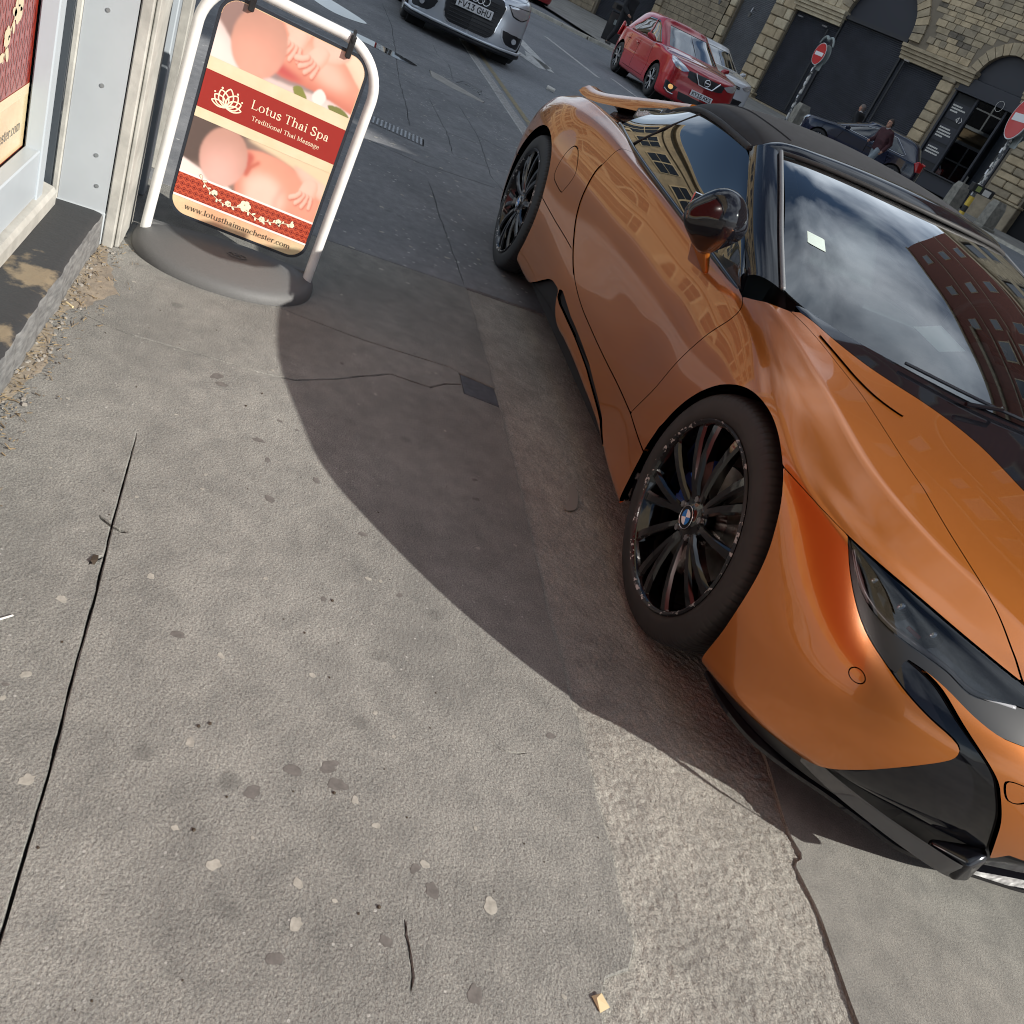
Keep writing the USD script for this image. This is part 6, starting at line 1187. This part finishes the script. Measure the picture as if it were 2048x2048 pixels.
        obj('badge_ring', tube([np.array([xf+.04, .062*math.cos(a), nz-.115+.062*math.sin(a)]) for a in np.linspace(0, 2*PI, 28, endpoint=False)], .010, 7, True), 'chrome', c, smooth=True); obj('badge_bar', bx((xf+.042, 0, nz-.115), (.02, .15, .022), bev=.004), 'chrome', c)
        on('air_intake', half([(0, .36), (.48, .37), (.44, .23), (0, .22)]), 'grille_black', .006); on('fog_recess', half([(.52, .42), (.78, .47), (.76, .29), (.60, .29)]), 'grille_black', .006)
        bth('fog_lamp', cyl((xf-.16, -.66, .385), (xf-.07, -.66, .385), .045, 16), 'lamp_amber'); bth('fog_trim', tube([(xf-.06, -.57, .275), (xf-.10, -.68, .275), (xf-.16, -.76, .32)], .014, 7), 'chrome', smooth=True)
    else:
        on('headlight', half([(.42, nz-.07), (.60, nz+.02), (.78, nz+.055), (.80, nz-.02), (.66, nz-.11), (.52, nz-.12)]), 'lamp_clear', .008)
        on('grille', half([(0, nz-.07), (.36, nz-.08), (.34, nz-.15), (0, nz-.15)]), 'grille_black', .006); on('air_intake', half([(0, .40), (.62, .42), (.52, .22), (0, .21)]), 'grille_black', .006)
        bth('grille_bar', tube([(xf-.02, -.34, nz-.11), (xf+.02, -.1, nz-.115), (xf+.025, 0, nz-.115)], .008, 6), 'chrome')
    tl_ = [(-xr+.06, -w*.82, zb+.02), (-xr+.22, -w*.93, zb+.05), (-xr+.30, -w*.955, zb-.02), (-xr+.16, -w*.95, zb-.22), (-xr+.05, -w*.80, zb-.20)]
    bth('tail_lamp', blob(tl_, [.03]*5, 8), 'tail_red', smooth=60)
    if plate:
        pz = {'hex': nz-.245, 'vee': .455, 'plain': .46}[face if face in ('hex', 'vee') else 'plain']; px_ = xf+.045
        pl_ = obj('number_plate', bx((px_, 0, pz), (.012, .52, .111), bev=.003), 'plate_white', c); tms = meshkit.text_mesh(plate, .073, .003, bold=True); tms.vertices[:, 0] -= tms.bounds.mean(0)[0]; tms.vertices[:, 1] -= .0365; k = .46/np.ptp(tms.bounds[:, 0]); tms.vertices[:, 0] *= k
        obj('plate_lettering', frame(tms, (px_+.0061, 0, pz), (0, 1, 0), (0, 0, 1), (1, 0, 0)), 'plate_ink', pl_, smooth=False)
    return c
hatch('parked_car', 'silver hatchback parked half on the kerb with plate FV13 GHU', 'silver_paint', (-12.36, -.13, .015), 0., w=.87, H=1.42, xf=1.93, xr=2.02, fa=1.20, ra=1.27, zb=.92, hood=.95, nose=.78, wheelr=.312, plate='FV13 GHU', face='hex')
hatch('moving_car', 'red hatchback with chrome V grille and plate KY15 KKS driving along the road', 'red_paint', (-18.10, 5.62, .045), .02, w=.885, H=1.52, xf=2.19, xr=2.15, fa=1.35, ra=1.35, zb=.97, hood=1.02, nose=.84, wheelr=.325, plate='KY15 KKS', face='vee')
hatch('moving_car', 'white hatchback on the far side of the red car with chrome V grille', 'white_paint', (-25.6, 9.35, .07), .03, w=.90, H=1.53, xf=2.2, xr=2.1, fa=1.36, ra=1.3, zb=.97, hood=1.02, nose=.82, wheelr=.32, face='plain')
hatch('turning_car', 'dark navy hatchback turning in front of the dark roller shutters', 'navy_paint', (-25.75, 15.70, .075), math.radians(233), w=.90, H=1.52, xf=2.18, xr=2.15, fa=1.33, ra=1.31, zb=.96, hood=1.0, nose=.80, wheelr=.315, plate='FN11 OXB' if False else None, face='navy')
hatch('distant_car', 'small red car far down the street beyond the silver hatchback', 'red_paint', (-36.6, 4.9, .10), math.radians(200), face='plain')

# ------------------------------------------------------------ signs, bin, bollards, people
mat('sign_red', (.45, .020, .022), .35, coat=.5); mat('sign_face_white', (.72, .72, .72), .4); mat('sign_grey', (.26, .29, .28), .5, .3); mat('post_grey', (.10, .105, .11), .5, color2=(.55, .54, .50), vscale=7, ramp=(.52, .50), coords='world', detail=3); mat('bollard_stone', (.24, .225, .19), .9, var=.25, vscale=7, bump=.4, coords='world'); mat('band_yellow', (.55, .38, .05), .5); mat('band_black', (.012, .012, .012), .5); mat('bin_black', (.012, .013, .016), .35, coat=.4)
def no_entry(base, zc, r, yaw, label, arms=False, lean_=0.):
    s = thing('no_entry_sign', label, 'road sign', base, 0); n = np.array([math.cos(yaw), math.sin(yaw), 0]); e = np.array([-n[1], n[0], 0]); Z = np.array([0, 0, 1.]); o = np.array([0, 0, zc])+n*.06
    obj('post', cyl((0, 0, 0), (0, 0, zc+.25), .038, 14), 'post_grey', s)
    f = lambda g, d, th=.004: frame(ext(g, th), o+n*d, e, Z, n)
    pt = obj('disc', f(Point(0, 0).buffer(r, 24), 0, .012), 'sign_grey', s, smooth=30); obj('white_rim', f(Point(0, 0).buffer(r*.985, 24), .012, .003), 'sign_face_white', pt, smooth=False); obj('red_field', f(Point(0, 0).buffer(r*.94, 24), .015, .003), 'sign_red', pt, smooth=False); obj('white_bar', f(sbox(-r*.72, -r*.165, r*.72, r*.165), .018, .003), 'sign_face_white', pt, smooth=False)
    obj('back_plate', frame(bx((0, 0, 0), (.30, .22, .02), bev=.004), o-n*.10+np.array([0, 0, -r*.95])+e*.1, e, Z, n), 'sign_grey', s); obj('back_disc', frame(ext(Point(0, 0).buffer(r, 20), .008), o-n*.16, e, Z, n), 'sign_grey', s, smooth=30)
    for z in (-.15, .15): obj('clamp', frame(bx((0, 0, 0), (.12, .05, .10), bev=.004), np.array([0, 0, zc+z]), e, Z, n), 'steel', s)
    if arms:
        for sd in (-1, 1): P_ = smooth_poly([np.array([0, 0, zc+r+.10])+e*sd*.02, np.array([0, 0, zc+r+.17])+e*sd*.14, np.array([0, 0, zc+r+.10])+e*sd*.28, np.array([0, 0, zc+r-.04])+e*sd*.36], 5, False); obj('lamp_hood', tube(P_, np.linspace(.05, .025, len(P_)), 8), 'sign_grey', s, smooth=True)
    for k in range(9):
        z = .9+.13*k; obj('sticker', frame(ext(sbox(-.03, -.045, .03, .045), .002), np.array([0, 0, z])+n*.0385, e, Z, n), ['white_litter', 'band_black', 'sign_face_white'][k % 3], s, smooth=False)
    return s
view = lambda p: math.atan2(CAM[1]-p[1], CAM[0]-p[0])
pL = (-23.43, 11.55, .09); no_entry(pL, 2.36, .30, view(pL)-1.02, 'no entry sign with lamp hood on a stickered post before the dark shutters', True)
pR = (-11.70, 9.60, .0); R_ = no_entry(pR, 2.50, .375, view(pR)-1.12, 'large no entry sign at the right picture edge with a yellow banded post')
for z0, z1, m in [(.60, .82, 'band_yellow'), (.82, .93, 'band_black'), (.93, 1.10, 'band_yellow'), (.40, .60, 'band_black')]: obj('post_band', cyl((0, 0, z0), (0, 0, z1), .052, 14), m, R_)
obj('post_box', [bx((.0, .10, 1.25), (.12, .50, .14), bev=.01)], 'band_black', R_); obj('green_tag', bx((.065, -.02, 1.25), (.01, .10, .09)), 'print_green', R_); obj('white_tag', bx((.065, .18, 1.24), (.01, .16, .10)), 'white_litter', R_)
for (x, y), l in [((-28.9, 14.75), 'stone bollard by the kerb behind the left no entry sign'), ((-27.2, 21.2), 'stone guard post by the shop corner near the right no entry sign'), ((-24.6, 20.9), 'stone guard post with flared base beside the dark shop door')]:
    b = thing('stone_bollard', l, 'bollard', (x, y, .16)); obj('shaft', trimesh.convex.convex_hull(np.array([(a*sx, a*sy, z) for a, z in ((.24, 0), (.22, .75), (.16, .95)) for sx in (-1, 1) for sy in (-1, 1)])), 'bollard_stone', b, smooth=False); obj('footing', bx((0, 0, .03), (.60, .60, .10), bev=.02), 'bollard_stone', b)
bn = thing('litter_bin', 'black litter bin on the far pavement left of the red car', 'bin', (-31.0, 7.75, .17), view((-31, 7.75)))
obj('body', bx((0, 0, .46), (.55, .60, .92), bev=.03), 'bin_black', bn); obj('hood', hull([(a, b_, z) for z, k in ((.98, 1.), (1.18, .95), (1.26, .7)) for a in (-.30*k, .30*k) for b_ in (-.33*k, .33*k)]), 'bin_black', bn); obj('aperture', bx((.305, 0, 1.08), (.02, .40, .13)), 'dark_void', bn); obj('badge', bx((.29, 0, .62), (.02, .16, .16)), 'sign_grey', bn); obj('notice', bx((.312, .18, 1.10), (.012, .18, .12)), 'white_litter', bn)

mat('skin', (.48, .25, .17), .55); mat('hair_brown', (.06, .035, .022), .6); mat('hair_grey', (.16, .13, .115), .6); mat('jacket_maroon', (.045, .012, .016), .85, var=.3, vscale=9, bump=.3, bscale=25); mat('trousers_grey', (.20, .23, .25), .85, var=.15, vscale=8, bump=.3, bscale=20); mat('coat_black', (.012, .012, .014), .8); mat('shoe_dark', (.03, .028, .026), .6); mat('shirt_pale', (.5, .47, .45), .8)
def limb(chain, seg=14):
    out = []
    for (p, r), (q, s_) in zip(chain[:-1], chain[1:]): out.append(m3.Manifold.batch_hull([m3.Manifold.sphere(r, seg).translate(p), m3.Manifold.sphere(s_, seg).translate(q)]))
    return out
def person(label, loc, rz, top, legs, hair, step=.20, headphones=False, hold=True):
    """walks along +x; one body surface, clothes and hair over it"""
    p = thing('person', label, 'person', loc, rz); k = lambda *c: tuple(float(v) for v in c)
    hip, neck = k(0, 0, .93), k(.04, 0, 1.47); fl, fr = k(step+.05, .09, .06), k(-step-.08, -.09, .09)
    legL = [(k(0, .09, .92), .095), (k(step*.75+.06, .09, .50), .065), (fl, .045)]; legR = [(k(0, -.09, .92), .095), (k(-step*.30, -.09, .48), .065), (fr, .045)]
    armL = [(k(.03, .20, 1.40), .062), (k(-.10, .25, 1.13), .050), (k(.04, .26, .90), .036)]; armR = [(k(.03, -.20, 1.40), .062), (k(.06, -.26, 1.13), .050), (k(.26, -.22, 1.02), .036)]
    torso = [m3.Manifold.batch_hull([m3.Manifold.sphere(r, 16).translate(c) for c, r in [(k(0, .09, .95), .11), (k(0, -.09, .95), .11), (k(.02, .10, 1.15), .11), (k(.02, -.10, 1.15), .11)]]), m3.Manifold.batch_hull([m3.Manifold.sphere(r, 16).translate(c) for c, r in [(k(.02, .10, 1.13), .11), (k(.02, -.10, 1.13), .11), (k(.03, .14, 1.38), .085), (k(.03, -.14, 1.38), .085), (neck, .055)]])]
    H = np.array([.09, 0, 1.63]); head = [m3.Manifold.batch_hull([m3.Manifold.sphere(r, 18).translate(tuple(H+c)) for c, r in [((0, 0, .03), .088), ((-.02, 0, .02), .09), ((.03, 0, -.07), .058), ((.055, 0, -.09), .035)]])]+limb([(neck, .055), (tuple(H+[-.01, 0, -.09]), .052)])+[m3.Manifold.batch_hull([m3.Manifold.sphere(.014, 10).translate(tuple(H+[.085, 0, .02])), m3.Manifold.sphere(.020, 10).translate(tuple(H+[.098, 0, -.025]))])]+[m3.Manifold.sphere(.024, 10).scale((.6, .4, 1.1)).translate(tuple(H+[-.005, s*.088, -.01])) for s in (-1, 1)]
    hands = []
    for a, sgn_ in ((armL, 1), (armR, -1)):
        w0 = np.array(a[2][0]); d = w0-np.array(a[1][0]); d /= np.linalg.norm(d); pal = w0+d*.06; hands += limb([(tuple(w0), .030), (tuple(pal), .036)]); side = np.array([0, sgn_, 0]); fw = np.cross(d, side)
        for f in range(4): b0 = pal+d*.03+fw*(.022-.0145*f); hands += limb([(tuple(b0), .0095), (tuple(b0+d*.035-side*.008), .0085), (tuple(b0+d*(.058-.004*abs(f-1.3))-side*.028), .0075)], 8)
        hands += limb([(tuple(w0+d*.02+fw*.02), .012), (tuple(w0+d*.06+fw*.045-side*.01), .009), (tuple(w0+d*.085+fw*.045-side*.022), .008)], 8)
    def fuse(ms, ref=.035, it=8):
        m = m3.Manifold.batch_boolean(ms, m3.OpType.Add).refine_to_length(ref); t = tm(m); trimesh.smoothing.filter_taubin(t, iterations=it); return t
    obj('body', fuse(torso+limb(legL)+limb(legR)+limb(armL)+limb(armR)+head+hands, .03, 6), 'skin', p, smooth=True)
    g = lambda ch, e: [(c, r+e) for c, r in ch]
    jk = [q for q in torso]; big = [m3.Manifold.batch_hull([m3.Manifold.sphere(r, 16).translate(c) for c, r in [(k(0, .10, .90), .125), (k(0, -.10, .90), .125), (k(.02, .10, 1.15), .13), (k(.02, -.10, 1.15), .13)]]), m3.Manifold.batch_hull([m3.Manifold.sphere(r, 16).translate(c) for c, r in [(k(.02, .10, 1.13), .13), (k(.02, -.10, 1.13), .13), (k(.03, .14, 1.39), .10), (k(.03, -.14, 1.39), .10), (k(.03, 0, 1.45), .07)]])]
    j = fuse(big+limb(g(armL, .022))+limb(g(armR, .022)), .035, 6)
    pos = j.vertices; j.vertices += (meshkit.fbm(pos*9, 3, 5)[:, None]-.5)*.025*np.c_[np.ones(len(pos)), np.ones(len(pos)), np.zeros(len(pos))]
    obj('jacket', j, top, p, smooth=True); obj('collar', fuse(limb([(k(.045, 0, 1.47), .068), (k(.05, 0, 1.50), .066)]), .03, 3), 'shirt_pale', p, smooth=True)
    obj('trousers', fuse([m3.Manifold.batch_hull([m3.Manifold.sphere(.118, 14).translate(k(0, y, .93)) for y in (-.075, .075)])]+limb(g(legL[:2], .025)+[(k(fl[0]-.01, .09, .10), .062)])+limb(g(legR[:2], .025)+[(k(fr[0]+.01, -.09, .13), .062)]), .035, 6), legs, p, smooth=True)
    for f in (fl, fr): obj('shoe', blob([(f[0], f[1], .055), (f[0]+.16, f[1], .04), (f[0]+.10, f[1], .05), (f[0]-.03, f[1], .045)], [.045, .034, .040, .040], 10), 'shoe_dark', p, smooth=True)
    hm = fuse([m3.Manifold.batch_hull([m3.Manifold.sphere(r, 16).translate(tuple(H+c)) for c, r in [((-.01, 0, .05), .092), ((-.035, 0, .03), .090), ((-.05, 0, -.04), .065)]])], .025, 4); hm.vertices += (meshkit.noise(hm.vertices*60, 3)[:, None]-.5)*.012; obj('hair', hm, hair, p, smooth=True)
    for s in (-1, 1): obj('eye', trimesh.creation.icosphere(1, .011).apply_translation(H+[.083, s*.033, .022]), 'coat_black', p)
    obj('mouth', trimesh.creation.icosphere(1, .014).apply_scale([.4, 1.4, .35]).apply_translation(H+[.085, 0, -.062]), 'jacket_maroon', p)
    if headphones:
        obj('headphones', [tube([H+[-.02+.0*a, .105*math.cos(a), .02+.115*math.sin(a)] for a in np.linspace(0, PI, 16)], .011, 8)]+[cyl(H+[-.02, s*.085, .0], H+[-.02, s*.118, .0], .036, 14) for s in (-1, 1)], 'coat_black', p, smooth=40)
    return p
person('man with headphones in maroon jacket and grey trousers passing the navy car', (-22.95, 14.52, .06), math.radians(-75), 'jacket_maroon', 'trousers_grey', 'hair_brown', headphones=True)
person('short haired person in dark coat behind the navy car', (-27.2, 15.95, .15), math.radians(210), 'coat_black', 'coat_black', 'hair_grey', step=.12)
person('person in dark coat walking on the far pavement behind the red car', (-27.55, 6.95, .20), math.radians(30), 'coat_black', 'coat_black', 'hair_brown', step=.16)
